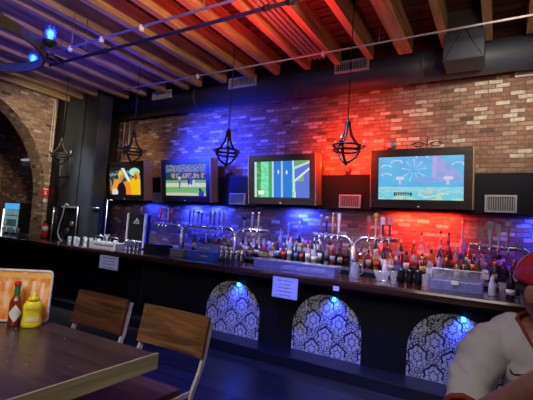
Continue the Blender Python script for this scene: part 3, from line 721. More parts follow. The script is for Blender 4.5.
def lathe_mesh(key, prof, m, seg=12, square=False):
    if key in BM: return BM[key]
    b = MB()
    if square:
        rings = []
        for r, z in prof:
            ring = []
            for sx, sy in ((1, 1), (-1, 1), (-1, -1), (1, -1)):
                for q in ((1, .8), (.8, 1)) if sx * sy > 0 else ((.8, 1), (1, .8)):
                    ring.append(b.bm.verts.new((sx * q[0] * r * 0.95, sy * q[1] * r * 0.95, z)))
            rings.append(ring)
        for A, B in zip(rings, rings[1:]):
            for k in range(8): b.bm.faces.new((A[k], A[(k + 1) % 8], B[(k + 1) % 8], B[k]))
        b.bm.faces.new(list(reversed(rings[0]))); b.bm.faces.new(rings[-1])
    else: b.lathe(prof, seg=seg)
    bmesh.ops.recalc_face_normals(b.bm, faces=b.bm.faces[:])
    me = bpy.data.meshes.new(key); b.bm.to_mesh(me); b.bm.free(); me.materials.append(m); BM[key] = me; return me
def obj(name, me, parent): o = bpy.data.objects.new(name, me); COL.objects.link(o); o.parent = parent; return o
def bottle(x, y, z, typ, liq, lab, cap, label, square=False, s=1.0, group='liquor bottles on the back bar', pour=False):
    t = thing('liquor_bottle', label, 'bottle', (x, y, z), rnd.uniform(-0.4, 0.4) if not square else rnd.uniform(-.12, .12), group)
    t.scale = (1, 1, s)
    prof, top, (a, r, z0, z1) = BPROF[typ]
    obj('glass_body', lathe_mesh(f'b_{typ}_{liq}_{square}', prof, liqm(liq), 12, square), t)
    obj('paper_label', lathe_mesh(f'l_{typ}_{lab}_{square}', [(r, z0), (r, z1)], mat('lab_' + lab, tuple(v * 0.85 for v in LAB[lab]), 0.6), 12, square), t)
    cm = mat('cap_' + cap, {'black': (0.02, 0.02, 0.025), 'red': (0.5, 0.03, 0.03), 'gold': (0.6, 0.42, 0.12), 'silver': (0.6, 0.6, 0.65), 'white': (0.75, 0.75, 0.75)}[cap], 0.35, 0.4 if cap in ('gold', 'silver') else 0)
    if pour: obj('pour_spout', lathe_mesh(f'c_{typ}_{cap}_p', [(0.014, top - 0.005), (0.014, top + 0.02), (0.006, top + 0.03), (0.004, top + 0.06)], cm, 8), t)
    else: obj('cap', lathe_mesh(f'c_{typ}_{cap}', [(0.0155, top - 0.03), (0.0165, top - 0.028), (0.0165, top + 0.01), (0.014, top + 0.014)], cm, 10), t)
    return t
ORD = ['first', 'second', 'third', 'fourth', 'fifth', 'sixth', 'seventh', 'eighth', 'ninth', 'tenth', 'eleventh', 'twelfth', 'thirteenth', 'fourteenth', 'fifteenth', 'sixteenth', 'seventeenth', 'eighteenth', 'nineteenth', 'twentieth', 'twenty-first', 'twenty-second', 'twenty-third', 'twenty-fourth']
ANCH = [(-4.90, 'leftmost draft tower'), (-3.74, 'second draft tower'), (-1.74, 'third draft tower'), (0.33, 'rightmost draft tower')]
cnt = {}
def where(x, row):
    a = [n for ax, n in ANCH if ax <= x][-1]
    k = cnt.get((a, row), 0); cnt[(a, row)] = k + 1
    return f'{ORD[k]} in {row} row right of {a}'
def row(name, y, z, x0, x1, pitch, types, off=0.0, smin=0.85, smax=1.05, skip=0.05):
    x = x0 + off; side = (name == 'front')
    while x < x1:
        if rnd.random() > skip:
            typ, liq = rnd.choice(types)
            sq = rnd.random() < 0.28 and typ in ('round', 'squat')
            lab = rnd.choice(['cream', 'white', 'black', 'red', 'gold', 'blue', 'cream', 'white', 'silver'])
            cap = rnd.choice(['black', 'black', 'red', 'gold', 'silver', 'white'])
            s = rnd.uniform(smin, smax)
            shape = 'square' if sq else typ
            lb = f'{liq} {shape} bottle with {lab} label, {where(x, name)}'
            bottle(x, y + rnd.uniform(-0.008, 0.008), z, typ, liq, lab, cap, lb, sq, s, f'liquor bottles in the {name} row', rnd.random() < 0.25)
        x += pitch * rnd.uniform(0.96, 1.12)
MIX = [('round', 'amber'), ('round', 'clear'), ('round', 'brown'), ('tall', 'clear'), ('round', 'gold'), ('squat', 'amber'), ('squat', 'purple'), ('slender', 'dark green'), ('round', 'black'), ('round', 'red'), ('tall', 'dark green'), ('squat', 'clear')]
MIXB = [('round', 'clear'), ('round', 'blue'), ('slender', 'clear'), ('round', 'amber'), ('squat', 'black'), ('round', 'purple'), ('tall', 'clear')]
row('front', 5.53, 1.13, -4.74, 0.95, 0.098, MIX, 0.0, 0.78, 0.98)
row('middle', 5.665, 1.20, -4.72, -3.2, 0.1, MIXB, 0.03, 0.75, 0.9)
row('middle', 5.665, 1.20, -3.1, 0.95, 0.1, MIX, 0.03, 0.8, 1.0)
row('back', 5.83, 1.27, -3.2, 0.95, 0.17, MIX, 0.05, 0.8, 1.0, 0.1)
# tall decorative bottles
def tall_bottle(x, y, z, ztop, liq, lab, cap, label):
    t = thing('tall_bottle', label, 'bottle', (x, y, z), 0, 'tall display bottles rising above the rows')
    h = ztop - z
    MB().lathe([(0.037, 0), (0.041, 0.006), (0.042, h * 0.44), (0.038, h * 0.50), (0.018, h * 0.56), (0.017, h * 0.64), (0.024, h * 0.67), (0.020, h * 0.72), (0.014, h * 0.86), (0.012, h * 0.90)], seg=14).build('glass_body', liqm(liq), t)
    MB().lathe([(0.0435, h * 0.14), (0.0435, h * 0.36)], seg=14).build('paper_label', mat('lab_' + lab, LAB[lab], 0.6), t)
    MB().lathe([(0.017, h * 0.88), (0.019, h * 0.9), (0.016, h * 0.95), (0.006, h)], seg=12).build('stopper', mat('cap_' + cap, (0.5, 0.5, 0.5), 0.3), t)
tall_bottle(-1.525, 5.93, 1.27, 1.90, 'clear', 'white', 'silver', 'very tall clear bottle with spire stopper in front of red brick, left one')
tall_bottle(-0.43, 5.93, 1.27, 1.90, 'clear', 'blue', 'silver', 'very tall clear bottle with spire stopper and blue label, right one')
tall_bottle(-0.70, 5.93, 1.27, 1.74, 'clear', 'black', 'black', 'tall pale bottle with black cap before the red lit brick')
tall_bottle(-0.60, 5.93, 1.27, 1.72, 'purple', 'black', 'black', 'tall purple bottle before the red brick beside pale black capped one')
tall_bottle(-0.95, 5.93, 1.27, 1.70, 'clear', 'cream', 'black', 'tall clear bottle with cream label at left of red lit brick')
tall_bottle(-3.06, 5.93, 1.27, 1.72, 'clear', 'white', 'silver', 'tall clear bottle under blue track screen, leftmost of two tall ones')
tall_bottle(-2.86, 5.93, 1.27, 1.76, 'clear', 'cream', 'silver', 'tall clear bottle under blue track screen, rightmost of two tall ones')

# ------------------------------------------------------------------ things on the front bar
ZB = 1.071
def lath_thing(name, label, cat, loc, prof, m, seg=14, group=None, inner=True):
    return tag(MB().lathe(prof, seg=seg).build(name, m, loc=loc), label, cat, group)
CUP = [(0.030, 0.0), (0.034, 0.004), (0.042, 0.14), (0.044, 0.17), (0.040, 0.17), (0.036, 0.02)]
SH = mat('shaker_steel', (0.72, 0.72, 0.74), 0.22, 1.0)
for i, px in enumerate((-3.52, -3.43, -3.34, -3.25, -3.16)):
    lath_thing('steel_shaker', f'steel cocktail shaker cup, {ORD[i]} from left in the row of shakers right of blue box', 'shaker', (px, 4.72, ZB), CUP, SH, group='steel shakers on the bar')
for i, px in enumerate((-5.56, -5.46, -5.36, -5.26)):
    lath_thing('steel_tumbler', f'steel tumbler below the dispenser, {ORD[i]} from left', 'tumbler', (px, 4.72, ZB), CUP, mat('blue_steel', (0.45, 0.55, 0.72), 0.25, 0.9), group='steel tumblers under the dispenser')
TUMB = [(0.028, 0.0), (0.030, 0.004), (0.037, 0.12), (0.039, 0.135), (0.036, 0.135), (0.028, 0.012)]
for i, (x, y) in enumerate(((-6.86, 4.62), (-6.76, 4.75), (-6.70, 4.56), (-7.0, 4.72), (-6.56, 4.62), (-6.95, 4.56), (-6.62, 4.78), (-6.86, 4.82))):
    lath_thing('drinking_glass', f'clear drinking glass left of the white tray, {ORD[i]} of that cluster', 'glass', (x, y, ZB), TUMB, GLASS, group='glasses by the white tray')
WG = [(0.034, 0), (0.034, 0.004), (0.005, 0.012), (0.004, 0.08), (0.02, 0.10), (0.038, 0.14), (0.036, 0.19), (0.032, 0.2), (0.030, 0.2), (0.034, 0.14), (0.012, 0.105)]
for i, (x, y) in enumerate(((-9.05, 4.42), (-8.92, 4.5), (-8.80, 4.40), (-8.66, 4.5), (-8.5, 4.42))):
    lath_thing('wine_glass', f'clear stemmed glass at the far left bar end, {ORD[i]} from left', 'glass', (x, y, ZB), WG, GLASS, group='stemmed glasses at the left bar end')
# white glass tray with handles
wt = thing('glass_tray', 'white plastic tray holding glassware on the left of bar', 'tray', (-5.98, 4.66, ZB))
tr = MB().box(-0.36, 0.34, -0.11, -0.10, 0, 0.10).box(-0.36, 0.34, 0.10, 0.11, 0, 0.10).box(-0.36, -0.35, -0.1, 0.1, 0, 0.1).box(0.33, 0.34, -0.1, 0.1, 0, 0.1).box(-0.35, 0.33, -0.1, 0.1, 0, 0.01)
tr.build('tray_body', mat('tray_white', (0.62, 0.62, 0.58), 0.5), wt)
mk = MB(); x = -0.22
r_ = random.Random(5)
while x < 0.28:
    s = r_.uniform(0.012, 0.03); mk.box(x, x + s, -0.113, -0.11, 0.035, 0.07); x += s + 0.012
mk.build('writing', INK, wt)
for cx in (-0.24, 0.16):
    MB().tube([(cx - 0.11, 0.0, 0.1), (cx - 0.11, 0, 0.17), (cx - 0.09, 0, 0.19), (cx + 0.09, 0, 0.19), (cx + 0.11, 0, 0.17), (cx + 0.11, 0, 0.1)], 0.006, 6).build('wire_handle', STEEL, wt)
lath_thing('glass_carafe', 'flared clear carafe standing inside the white tray', 'carafe', (-6.0, 4.64, ZB + 0.0115), [(0.04, 0), (0.045, 0.02), (0.018, 0.12), (0.02, 0.16), (0.055, 0.22), (0.052, 0.22), (0.016, 0.15)], GLASS)
for i, (x, m_) in enumerate(((-6.24, GLASS), (-5.78, GLASS))):
    lath_thing('drinking_glass', ('clear glass standing at the left end inside the white tray', 'clear glass standing at the right end inside the white tray')[i], 'glass', (x, 4.66, ZB + 0.0115), TUMB, m_)
# clear pitchers
def pitcher(name, label, loc, s=1.0, m=GLASS):
    t = thing(name, label, 'pitcher', loc); t.scale = (s, s, s)
    MB().lathe([(0.065, 0), (0.068, 0.005), (0.060, 0.10), (0.050, 0.20), (0.046, 0.215), (0.043, 0.215), (0.056, 0.09), (0.060, 0.015)], seg=18).build('jug_body', m, t)
    MB().tube([(0.05, 0, 0.18), (0.095, 0, 0.17), (0.10, 0, 0.08), (0.06, 0, 0.05)], 0.008, 8).build('handle', m, t)
    MB().lathe([(0.052, 0.213), (0.052, 0.225), (0.03, 0.235)], seg=16).build('rim_band', BLACKG, t)
CLP = mat('clear_plastic', (0.70, 0.78, 0.86), 0.12, trans=0.6, alpha=0.6)
pitcher('clear_pitcher', 'clear plastic pitcher below the third draft tower', (-1.49, 4.68, ZB), 0.95, CLP)
lath_thing('glass_dome', 'clear wide glass bowl under a small jar right of the pitcher', 'bowl', (-1.17, 4.70, ZB), [(0.05, 0), (0.06, 0.005), (0.09, 0.09), (0.095, 0.12), (0.09, 0.12), (0.055, 0.02)], GLASS)
lath_thing('small_jar', 'small pale jar standing behind the clear bowl', 'jar', (-1.17, 4.84, ZB), [(0.03, 0), (0.034, 0.005), (0.034, 0.19), (0.02, 0.21), (0.02, 0.23)], mat('pink_jar', (0.6, 0.45, 0.5), 0.3))
for i, x in enumerate((-0.95, -0.86, -0.77)):
    lath_thing('black_cup', f'black plastic cup, {ORD[i]} of the three black cups before front row', 'cup', (x, 4.70, ZB), CUP, BLACKG, group='black cups on the bar')
for i, x in enumerate((-1.03, -0.69)):
    lath_thing('drinking_glass', ('clear tumbler just left of the three black cups', 'clear tumbler between the black cups and clear bin')[i], 'glass', (x, 4.66, ZB), TUMB, GLASS)
# low clear bin
lb = thing('ice_bin', 'long low clear bin with white blocks as light patches, between shakers and pitcher', 'bin', (-2.30, 4.72, ZB))
b = MB().box(-0.58, 0.58, -0.11, -0.102, 0, 0.10).box(-0.58, 0.58, 0.102, 0.11, 0, 0.10).box(-0.58, -0.572, -0.1, 0.1, 0, 0.1).box(0.572, 0.58, -0.1, 0.1, 0, 0.1).box(-0.57, 0.57, -0.1, 0.1, 0, 0.008)
b.build('bin_walls', PLASTIC, lb)
MB().box(-0.60, 0.60, -0.115, 0.115, 0.10, 0.112).build('lid', CLP, lb)
for x in (-0.1, 0.12, 0.32): MB().box(x - 0.08, x + 0.08, -0.06, 0.06, 0.01, 0.05, 0.006).build('light_patch', mat('light_patch', (0.8, 0.85, 0.9), 0.3), lb)  # white blocks stand in for patches of light in the bin
# clear condiment caddy right
cc = thing('condiment_caddy', 'blue white plastic caddy with a raised clear lid before the red bottles', 'caddy', (-0.385, 4.62, ZB))
b = MB().box(-0.255, 0.255, -0.09, -0.08, 0, 0.115).box(-0.255, 0.255, 0.08, 0.09, 0, 0.115).box(-0.255, -0.245, -0.08, 0.08, 0, 0.115).box(0.245, 0.255, -0.08, 0.08, 0, 0.115).box(-0.245, 0.245, -0.08, 0.08, 0, 0.01)
b.build('caddy_body', PLASTIC, cc)
for x in (-0.18, -0.06, 0.06, 0.18): MB().box(x - 0.055, x + 0.055, -0.075, 0.075, 0.01, 0.10, 0.004).build('insert_cup', mat('light_patch2', (0.55, 0.58, 0.72), 0.4), cc)
ld = MB().box(-0.25, 0.25, 0.082, 0.088, 0.115, 0.215).build('lid', mat('lid_clear', (0.7, 0.72, 0.8), 0.08, trans=0.7, alpha=0.5), cc)
e = MB().tube([(-0.25, 0.08, 0.115), (-0.25, 0.08, 0.20), (-0.235, 0.08, 0.215), (0.235, 0.08, 0.215), (0.25, 0.08, 0.20), (0.25, 0.08, 0.115)], 0.006, 6)
e.build('lid_edge', mat('lid_edge', (0.75, 0.75, 0.82), 0.3), ld)
MB().box(-0.035, 0.035, -0.10, -0.09, 0.07, 0.115, 0.006).build('latch', WHITEM, cc)
lath_thing('salt_shaker', 'pale shaker with a reddish top right of the clear lidded caddy', 'shaker', (-0.055, 4.60, ZB), [(0.034, 0), (0.036, 0.005), (0.032, 0.12), (0.018, 0.15), (0.018, 0.18), (0.008, 0.2)], mat('shaker_pale', (0.62, 0.62, 0.72), 0.3))
lath_thing('drinking_glass', 'clear tumbler right beside the pale shaker', 'glass', (0.035, 4.68, ZB), TUMB, GLASS)
bt = thing('dark_bottle', 'black bottle with a white label standing beside the man cap', 'bottle', (0.10, 4.55, ZB))
MB().lathe([(0.036, 0), (0.038, 0.006), (0.038, 0.15), (0.032, 0.18), (0.014, 0.21), (0.013, 0.27)]).build('glass_body', BLACKG, bt)
MB().lathe([(0.0395, 0.04), (0.0395, 0.09)]).build('paper_label', WHITEM, bt)
# blue box with emblem
bxx = thing('napkin_box', 'blue cardboard napkin box with red and white emblem on the bar', 'box', (-3.83, 4.72, ZB))
BBX = mat('box_blue', (0.03, 0.13, 0.62), 0.45); BBL = mat('box_pale_blue', (0.20, 0.25, 0.62), 0.5)
MB().box(-0.24, 0.24, -0.09, 0.09, 0, 0.115, 0.004).build('lower_box', BBX, bxx)
up_ = MB().box(-0.21, 0.21, 0.045, 0.09, 0.115, 0.225, 0.003).build('upright_back', BBL, bxx)
MB().lathe([(0.0, -0.092), (0.026, -0.092), (0.026, -0.089), (0.0, -0.089)], (-0.02, 0, 0.055), 16, axis='Y').build('emblem', REDM, bxx).location = (0, -0.182, 0)
g = MB()
for i in range(6): g.box(0.02 + i * 0.018, 0.032 + i * 0.018, -0.0925, -0.089, 0.048, 0.064)
g.build('lettering', WHITEM, bxx)
g = MB()
for i in range(7): g.box(-0.14 + i * 0.022, -0.124 + i * 0.022, 0.043, 0.046, 0.16, 0.175)
g.lathe([(0.0, 0), (0.018, 0), (0.018, 0.003), (0, 0.003)], (0.03, 0.046, 0.17), 12, axis='Y')
g.build('lettering', PAPER, up_)
tag(MB().box(-0.25, 0.22, -0.1, 0.1, 0, 0.15, 0.01).build('black_appliance', BLACKG, loc=(-4.85, 4.78, ZB)), 'low black appliance box on bar left of grey container', 'appliance')
tag(MB().box(-0.13, 0.13, -0.08, 0.08, 0, 0.12, 0.01).build('grey_container', mat('grey_tub', (0.18, 0.2, 0.2), 0.5), loc=(-4.28, 4.66, ZB)), 'grey green plastic container just left of the blue box', 'container')

# ------------------------------------------------------------------ left end equipment
ds = thing('drink_dispenser', 'black drink dispenser tower with bright silver side rails', 'dispenser', (-5.98, 5.36, 0.93))
MB().box(-0.22, 0.22, -0.10, 0.05, 0.001, 0.78, 0.01).build('cabinet', BLACK, ds)
for x in (-0.235, 0.235): MB().box(x - 0.022, x + 0.022, -0.12, -0.07, 0.15, 0.79, 0.01).build('side_rail', mat('rail_silver', (0.62, 0.64, 0.70), 0.35, 0.3), ds)
RAILM = mat('rail_silver', (0.62, 0.64, 0.70), 0.35, 0.3)
em = MB()
for a in range(3): em.tube([(-0.05 + a * 0.05, -0.104, 0.60), (-0.03 + a * 0.04, -0.104, 0.66 + (0.04 if a == 1 else 0))], 0.012, 6)
em.tube([(-0.09, -0.104, 0.60), (0.09, -0.104, 0.60)], 0.007, 6)
em.build('emblem', mat('emblem_grey', (0.45, 0.47, 0.5), 0.4), ds)
MB().tube([(0, 0, 0.78), (0, 0, 0.92)], 0.02, 10).build('top_knob', mat('knob_brown', (0.3, 0.12, 0.06), 0.4), ds)
MB().box(-0.2, 0.2, -0.16, -0.1, 0.10, 0.16, 0.008).build('drip_tray', STEEL, ds)
eq = thing('soda_station', 'black drinks station cabinet beside the brick pillar', 'drinks station', (-7.85, 5.015, 0))
MB().box(-0.38, 0.42, -0.02, 0.03, 0, 1.79).build('cabinet', BLACKG, eq)
MB().box(-0.12, 0.36, -0.05, -0.02, 1.76, 1.79).build('top_silver_strip', mat('strip', (0.6, 0.62, 0.65), 0.3, 0.5), eq)  # silver metal strip along the cabinet top, not lit
MB().lathe([(0.03, 0), (0.055, 0), (0.055, 0.012), (0.03, 0.012)], (0.26, -0.02, 1.42), 18, axis='Y').build('ring_gauge', mat('brass', (0.6, 0.5, 0.25), 0.3, 0.8), eq)
MB().lathe([(0.0, 0), (0.09, 0), (0.085, 0.02), (0, 0.02)], (0.12, -0.02, 1.25), 18, axis='Y').build('round_knob', IRON, eq)
MB().tube([(0.44, -0.04, 0.9), (0.44, -0.04, 1.78)], 0.012, 8).build('side_rail', STEEL, eq)
hose = thing('soda_hose', 'curled pale hose rising from silver pole at the pillar', 'hose', (-8.22, 4.965, 1.0))
MB().tube([(0.0, 0, 0), (0, 0, 0.76)], 0.022, 10).build('pole', CHROME, hose)
MB().tube([(0.42, 0, 0.06), (0.30, 0, 0.10), (0.22, 0, 0.22), (0.26, 0, 0.42), (0.34, 0, 0.62), (0.36, 0, 0.76), (0.42, 0, 0.84), (0.50, 0, 0.80)], 0.014, 8).build('hose', mat('hose_grey', (0.4, 0.4, 0.4), 0.5), hose)
MB().box(-0.06, 0.2, -0.02, 0.02, -0.999, 0.06).build('stand', BLACK, hose)
rk = thing('equipment_rack', 'dark equipment rack with thin metal pole left of dispenser', 'rack', (-6.95, 5.06, 0))
MB().box(-0.40, 0.10, 0.0, 0.06, 0, 1.79).build('cabinet', mat('rack_black', (0.012, 0.016, 0.018), 0.5), rk)
MB().tube([(0.36, -0.02, 0.0), (0.36, -0.02, 1.95)], 0.008, 8).build('pole', STEEL, rk)
MB().tube([(0.36, -0.02, 1.93), (0.5, -0.02, 1.95)], 0.012, 8).build('pole_arm', STEEL, rk)
MB().box(0.1, 0.34, 0.0, 0.05, 0.0, 1.0).build('panel', BLACK, rk)
MB().tube([(-0.1, -0.02, 1.78), (0.12, -0.02, 1.78)], 0.012, 8).build('top_rail', STEEL, rk)
for z in (1.2, 1.35, 1.5): MB().lathe([(0.0, 0), (0.03, 0), (0.03, 0.03), (0, 0.03)], (0.25, 0.0, z - 0.26), 10, axis='Y').build('valve', STEEL, rk)

# fire extinguisher, sign, round gauge on the pillar
fe = thing('fire_extinguisher', 'red fire extinguisher with white label mounted on the brick pillar', 'fire extinguisher', (-8.53, 5.02, 0.98))
fe.location = (-8.52, 5.0, 1.085)
MB().lathe([(0.06, 0), (0.065, 0.01), (0.065, 0.24), (0.05, 0.28), (0.02, 0.30), (0.02, 0.32)], seg=18).build('cylinder', REDM, fe)
MB().lathe([(0.0665, 0.15), (0.0665, 0.24)], seg=18).build('paper_label', WHITEM, fe)
MB().box(-0.015, 0.015, -0.05, 0.05, 0.32, 0.36).build('valve_handle', BLACK, fe)
MB().tube([(0.02, 0.02, 0.33), (0.05, 0.07, 0.31), (0.05, 0.09, 0.15)], 0.01, 8).build('hose', BLACK, fe)
MB().box(-0.08, -0.055, -0.02, 0.02, 0.05, 0.3).build('wall_bracket', STEEL, fe)
fs = thing('extinguisher_sign', 'small red sign with white arrow on the brick pillar', 'sign', (-8.595, 4.96, 1.98))
fs.location = (-8.598, 4.96, 1.98)
MB().box(0, 0.006, -0.07, 0.07, 0, 0.2).build('plate', REDM, fs)
MB().prism([(-0.012, 0.12), (0.012, 0.12), (0.012, 0.07), (0.03, 0.07), (0, 0.03), (-0.03, 0.07), (-0.012, 0.07)], 0.006, 0.009, 'X').build('arrow', WHITEM, fs)
MB().box(0.006, 0.009, -0.05, 0.05, 0.145, 0.175).build('lettering', WHITEM, fs)
ga = tag(MB().lathe([(0.0, 0), (0.05, 0), (0.055, 0.01), (0.05, 0.02), (0.0, 0.02)], (0, 0, 0), 18, axis='X').build('round_plate', mat('round_plate', (0.6, 0.58, 0.52), 0.5), loc=(-8.6, 4.97, 1.88)), 'small round white plate on the pillar below the red sign', 'plate')

# beyond the arch: glowing drinks fridge, light strip, shelf
fg = thing('drinks_fridge', 'glass door drinks fridge glowing pale blue beyond the arch', 'fridge', (-10.6, 5.3, 0))
MB().box(-0.35, 0.35, -0.02, 0.6, 0, 1.83, 0.01).build('cabinet', BLACKG, fg)
MB().box(-0.32, 0.32, -0.035, -0.02, 1.66, 1.81).build('header_sign', mat('header', srgb(70, 170, 235), 0.4, emit=0.9), fg)
dr = MB().box(-0.32, 0.32, -0.03, -0.02, 0.25, 1.65).build('door', mat('fridge_light', srgb(120, 160, 165), 0.3, emit=0.55, var=0.6, scale=9), fg)
fs_ = MB()
for z in (0.5, 0.75, 1.0, 1.25, 1.5): fs_.box(-0.32, 0.32, -0.036, -0.03, z, z + 0.02)
fs_.build('shelves', STEEL, dr)
fc = MB(); r_ = random.Random(3)
for z in (0.77, 1.02, 1.27):
    for k in range(8):
        if r_.random() < 0.8: fc.box(-0.29 + k * 0.075, -0.245 + k * 0.075, -0.05, -0.036, z, z + 0.15)
fc.build('drinks_row', mat('cans', (0.1, 0.25, 0.3), 0.4), dr)
MB().box(-0.36, -0.33, -0.045, -0.02, 0.2, 1.66).build('door_light', mat('door_light', (0.9, 0.95, 1.0), 0.4, emit=2.0), fg)
fg.location = (-10.42, 5.25, 0)
tag(MB().box(-11.6, -9.5, 5.9, 5.99, 3.05, 3.09).build('light_strip', mat('strip_light', (0.5, 0.6, 0.75), 0.4, emit=0.5)), 'thin pale light strip on the dark wall beyond the arch', 'light strip')
tag(MB().box(-10.25, -9.25, 5.0, 5.08, 0, 1.12, 0.01).build('side_shelf', mat('side_shelf', (0.05, 0.05, 0.09), 0.5)), 'dark low cabinet beyond the arch beside glowing fridge', 'cabinet')

# ------------------------------------------------------------------ the table, its things and the chairs
tb = thing('high_table', 'dark wood high table with a brass coloured edge band', 'table', (-1.98, 0.70, 0))
hx, hy = 0.735, 0.555
MB().box(-hx, hx, -hy, hy, 0.975, 1.03, 0.004).build('tabletop', TABLEM, tb)
eb = MB().box(hx, hx + 0.012, -hy - 0.012, hy + 0.012, 0.965, 1.0295).box(-hx - 0.012, -hx, -hy - 0.012, hy + 0.012, 0.965, 1.0295)
eb.box(-hx, hx, hy, hy + 0.012, 0.965, 1.01).box(-hx, hx, -hy - 0.012, -hy, 0.965, 1.0295)
eb.build('edge_band', EDGEM, tb)
MB().tube([(0, 0, 0.02), (0, 0, 0.97)], 0.045, 14).build('pedestal', IRON, tb)
MB().box(-0.3, 0.3, -0.3, 0.3, 0, 0.02).build('foot_plate', IRON, tb)
MB().box(-0.25, 0.25, -0.25, 0.25, 0.955, 0.975).build('top_plate', IRON, tb)
# crumbs and specks on the top
cr = MB(); r_ = random.Random(11)
for k in range(46):
    x, y = r_.uniform(-0.15, 0.66), r_.uniform(0.0, 0.5); s = r_.uniform(0.0008, 0.0022)
    cr.lathe([(s, 0), (s * 0.8, s), (s * .2, s * 1.3)], (x, y, 1.03), 6)
crumbs = cr.build('crumbs', mat('crumb', (0.6, 0.52, 0.45), 0.7), loc=(-1.98, 0.70, 0.0)); tag(crumbs, 'pale crumbs scattered over the dark table top', 'crumbs', kind='stuff')

def make_chair(label, loc, back):
    t = thing('bar_chair', label, 'chair', loc)
    RAIL = mat('rail_metal', (0.62, 0.59, 0.54), 0.4, 0.25)
    # seat
    MB().box(-0.235, 0.235, -0.40, 0.03, 0.715, 0.75, 0.008).build('seat', WALNUT, t)
    # curved back panel
    b = MB(); n = 12; rows_ = [(0.155, 0.868), (0.198, 1.082)]
    g = []
    for (yy, zz) in rows_:
        g.append([[Vector((-0.25 + 0.50 * i / n, yy + 0.014 * (1 - ((2 * i / n) - 1) ** 2) + d_, zz - (0.006 if d_ else 0))) for i in range(n + 1)] for d_ in (0, 0.018)])
    V = [[[b.bm.verts.new(p) for p in q] for q in gg] for gg in g]
    for i in range(n):
        b.bm.faces.new((V[0][0][i], V[0][0][i + 1], V[1][0][i + 1], V[1][0][i]))
        b.bm.faces.new((V[0][1][i + 1], V[0][1][i], V[1][1][i], V[1][1][i + 1]))
        b.bm.faces.new((V[1][0][i], V[1][0][i + 1], V[1][1][i + 1], V[1][1][i]))
        b.bm.faces.new((V[0][0][i + 1], V[0][0][i], V[0][1][i], V[0][1][i + 1]))
    for i in (0, n): b.bm.faces.new((V[0][0][i], V[1][0][i], V[1][1][i], V[0][1][i]))
    b.build('backrest', back, t)
    for s in (-1, 1):
        x = s * 0.240
        # flat rear rail from the floor up past the back
        pts = [(0.12, 0.0), (0.10, 0.68), (0.165, 0.80), (0.192, 0.87), (0.232, 1.055)]
        r = MB(); prev = None
        for (ya, za), (yb, zb) in zip(pts, pts[1:]):
            r.prism([(ya - 0.014, za), (ya + 0.014, za), (yb + 0.014, zb), (yb - 0.014, zb)], x - 0.008, x + 0.008, 'X')
        r.build('rear_leg', RAIL, t)
        MB().prism([(-0.44, 0.0), (-0.41, 0.0), (-0.37, 0.715), (-0.40, 0.715)], x - 0.012 * s - 0.006, x - 0.012 * s + 0.006, 'X').build('front_leg', RAIL, t)
    MB().box(-0.235, 0.235, -0.42, -0.40, 0.26, 0.285).build('footrest', RAIL, t)
    MB().box(-0.24, 0.24, 0.10, 0.12, 0.40, 0.425).build('stretcher', RAIL, t)
    for s in (-1, 1): MB().box(s * 0.235 - 0.006, s * 0.235 + 0.006, -0.40, 0.10, 0.69, 0.714).build('seat_rail', RAIL, t)
    return t
make_chair('wooden bar chair with lighter oak back, nearest the camera at table corner', (-1.61, 1.56, 0), OAK)
make_chair('wooden bar chair with dark reddish walnut back behind the table', (-2.26, 1.56, 0), WALNUT)

# condiments
ms = thing('mustard_bottle', 'yellow squeeze mustard bottle standing before the orange menu', 'bottle', (-1.965, 1.135, 1.03), R(60))
YEL = mat('mustard_yellow', (0.82, 0.66, 0.02), 0.35)
MB().lathe([(0.030, 0), (0.034, 0.004), (0.035, 0.02), (0.031, 0.055), (0.033, 0.09), (0.034, 0.10), (0.028, 0.118), (0.019, 0.128)], seg=20, sy=0.72).build('squeeze_body', YEL, ms)
MB().lathe([(0.019, 0.126), (0.02, 0.14), (0.012, 0.146), (0.010, 0.156), (0.004, 0.172)], seg=14).build('cone_cap', YEL, ms)
lbm = MB(); n = 10
def curved_label(mbb, r, sy, z0, z1, a0, a1, n=10):
    A = [(mbb.bm.verts.new((r * math.cos(a0 + (a1 - a0) * k / n), r * sy * math.sin(a0 + (a1 - a0) * k / n), z0)), mbb.bm.verts.new((r * math.cos(a0 + (a1 - a0) * k / n), r * sy * math.sin(a0 + (a1 - a0) * k / n), z1))) for k in range(n + 1)]
    for k in range(n): mbb.bm.faces.new((A[k][0], A[k + 1][0], A[k + 1][1], A[k][1]))
curved_label(lbm, 0.0355, 0.74, 0.03, 0.052, R(-130), R(-50))
lbm.build('paper_label', mat('mustard_label', (0.75, 0.72, 0.4), 0.5), ms)
lbm = MB()
for k in range(6): curved_label(lbm, 0.0352, 0.74, 0.082, 0.094, R(-132 + k * 14), R(-132 + k * 14 + 8), 2)
lbm.build('lettering', mat('mustard_letters', (0.45, 0.42, 0.08), 0.5), ms)
ms.scale = (1.3, 1.15, 1.0)
hs = thing('hot_sauce_bottle', 'red brown hot sauce bottle with green neck and red cap', 'bottle', (-2.045, 1.095, 1.03), R(60))
MB().lathe([(0.026, 0), (0.029, 0.004), (0.029, 0.105), (0.025, 0.125), (0.013, 0.145), (0.012, 0.155)], seg=20).build('glass_body', mat('hot_sauce', (0.22, 0.03, 0.012), 0.08, coat=0.8), hs)
MB().lathe([(0.013, 0.143), (0.0135, 0.148), (0.0125, 0.19), (0.012, 0.192)], seg=16).build('neck_wrap', mat('green_foil', (0.02, 0.2, 0.05), 0.35), hs)
MB().lathe([(0.014, 0.19), (0.0155, 0.193), (0.0155, 0.208), (0.012, 0.214)], seg=16).build('cap', REDM, hs)
lbm = MB(); r0 = 0.0295
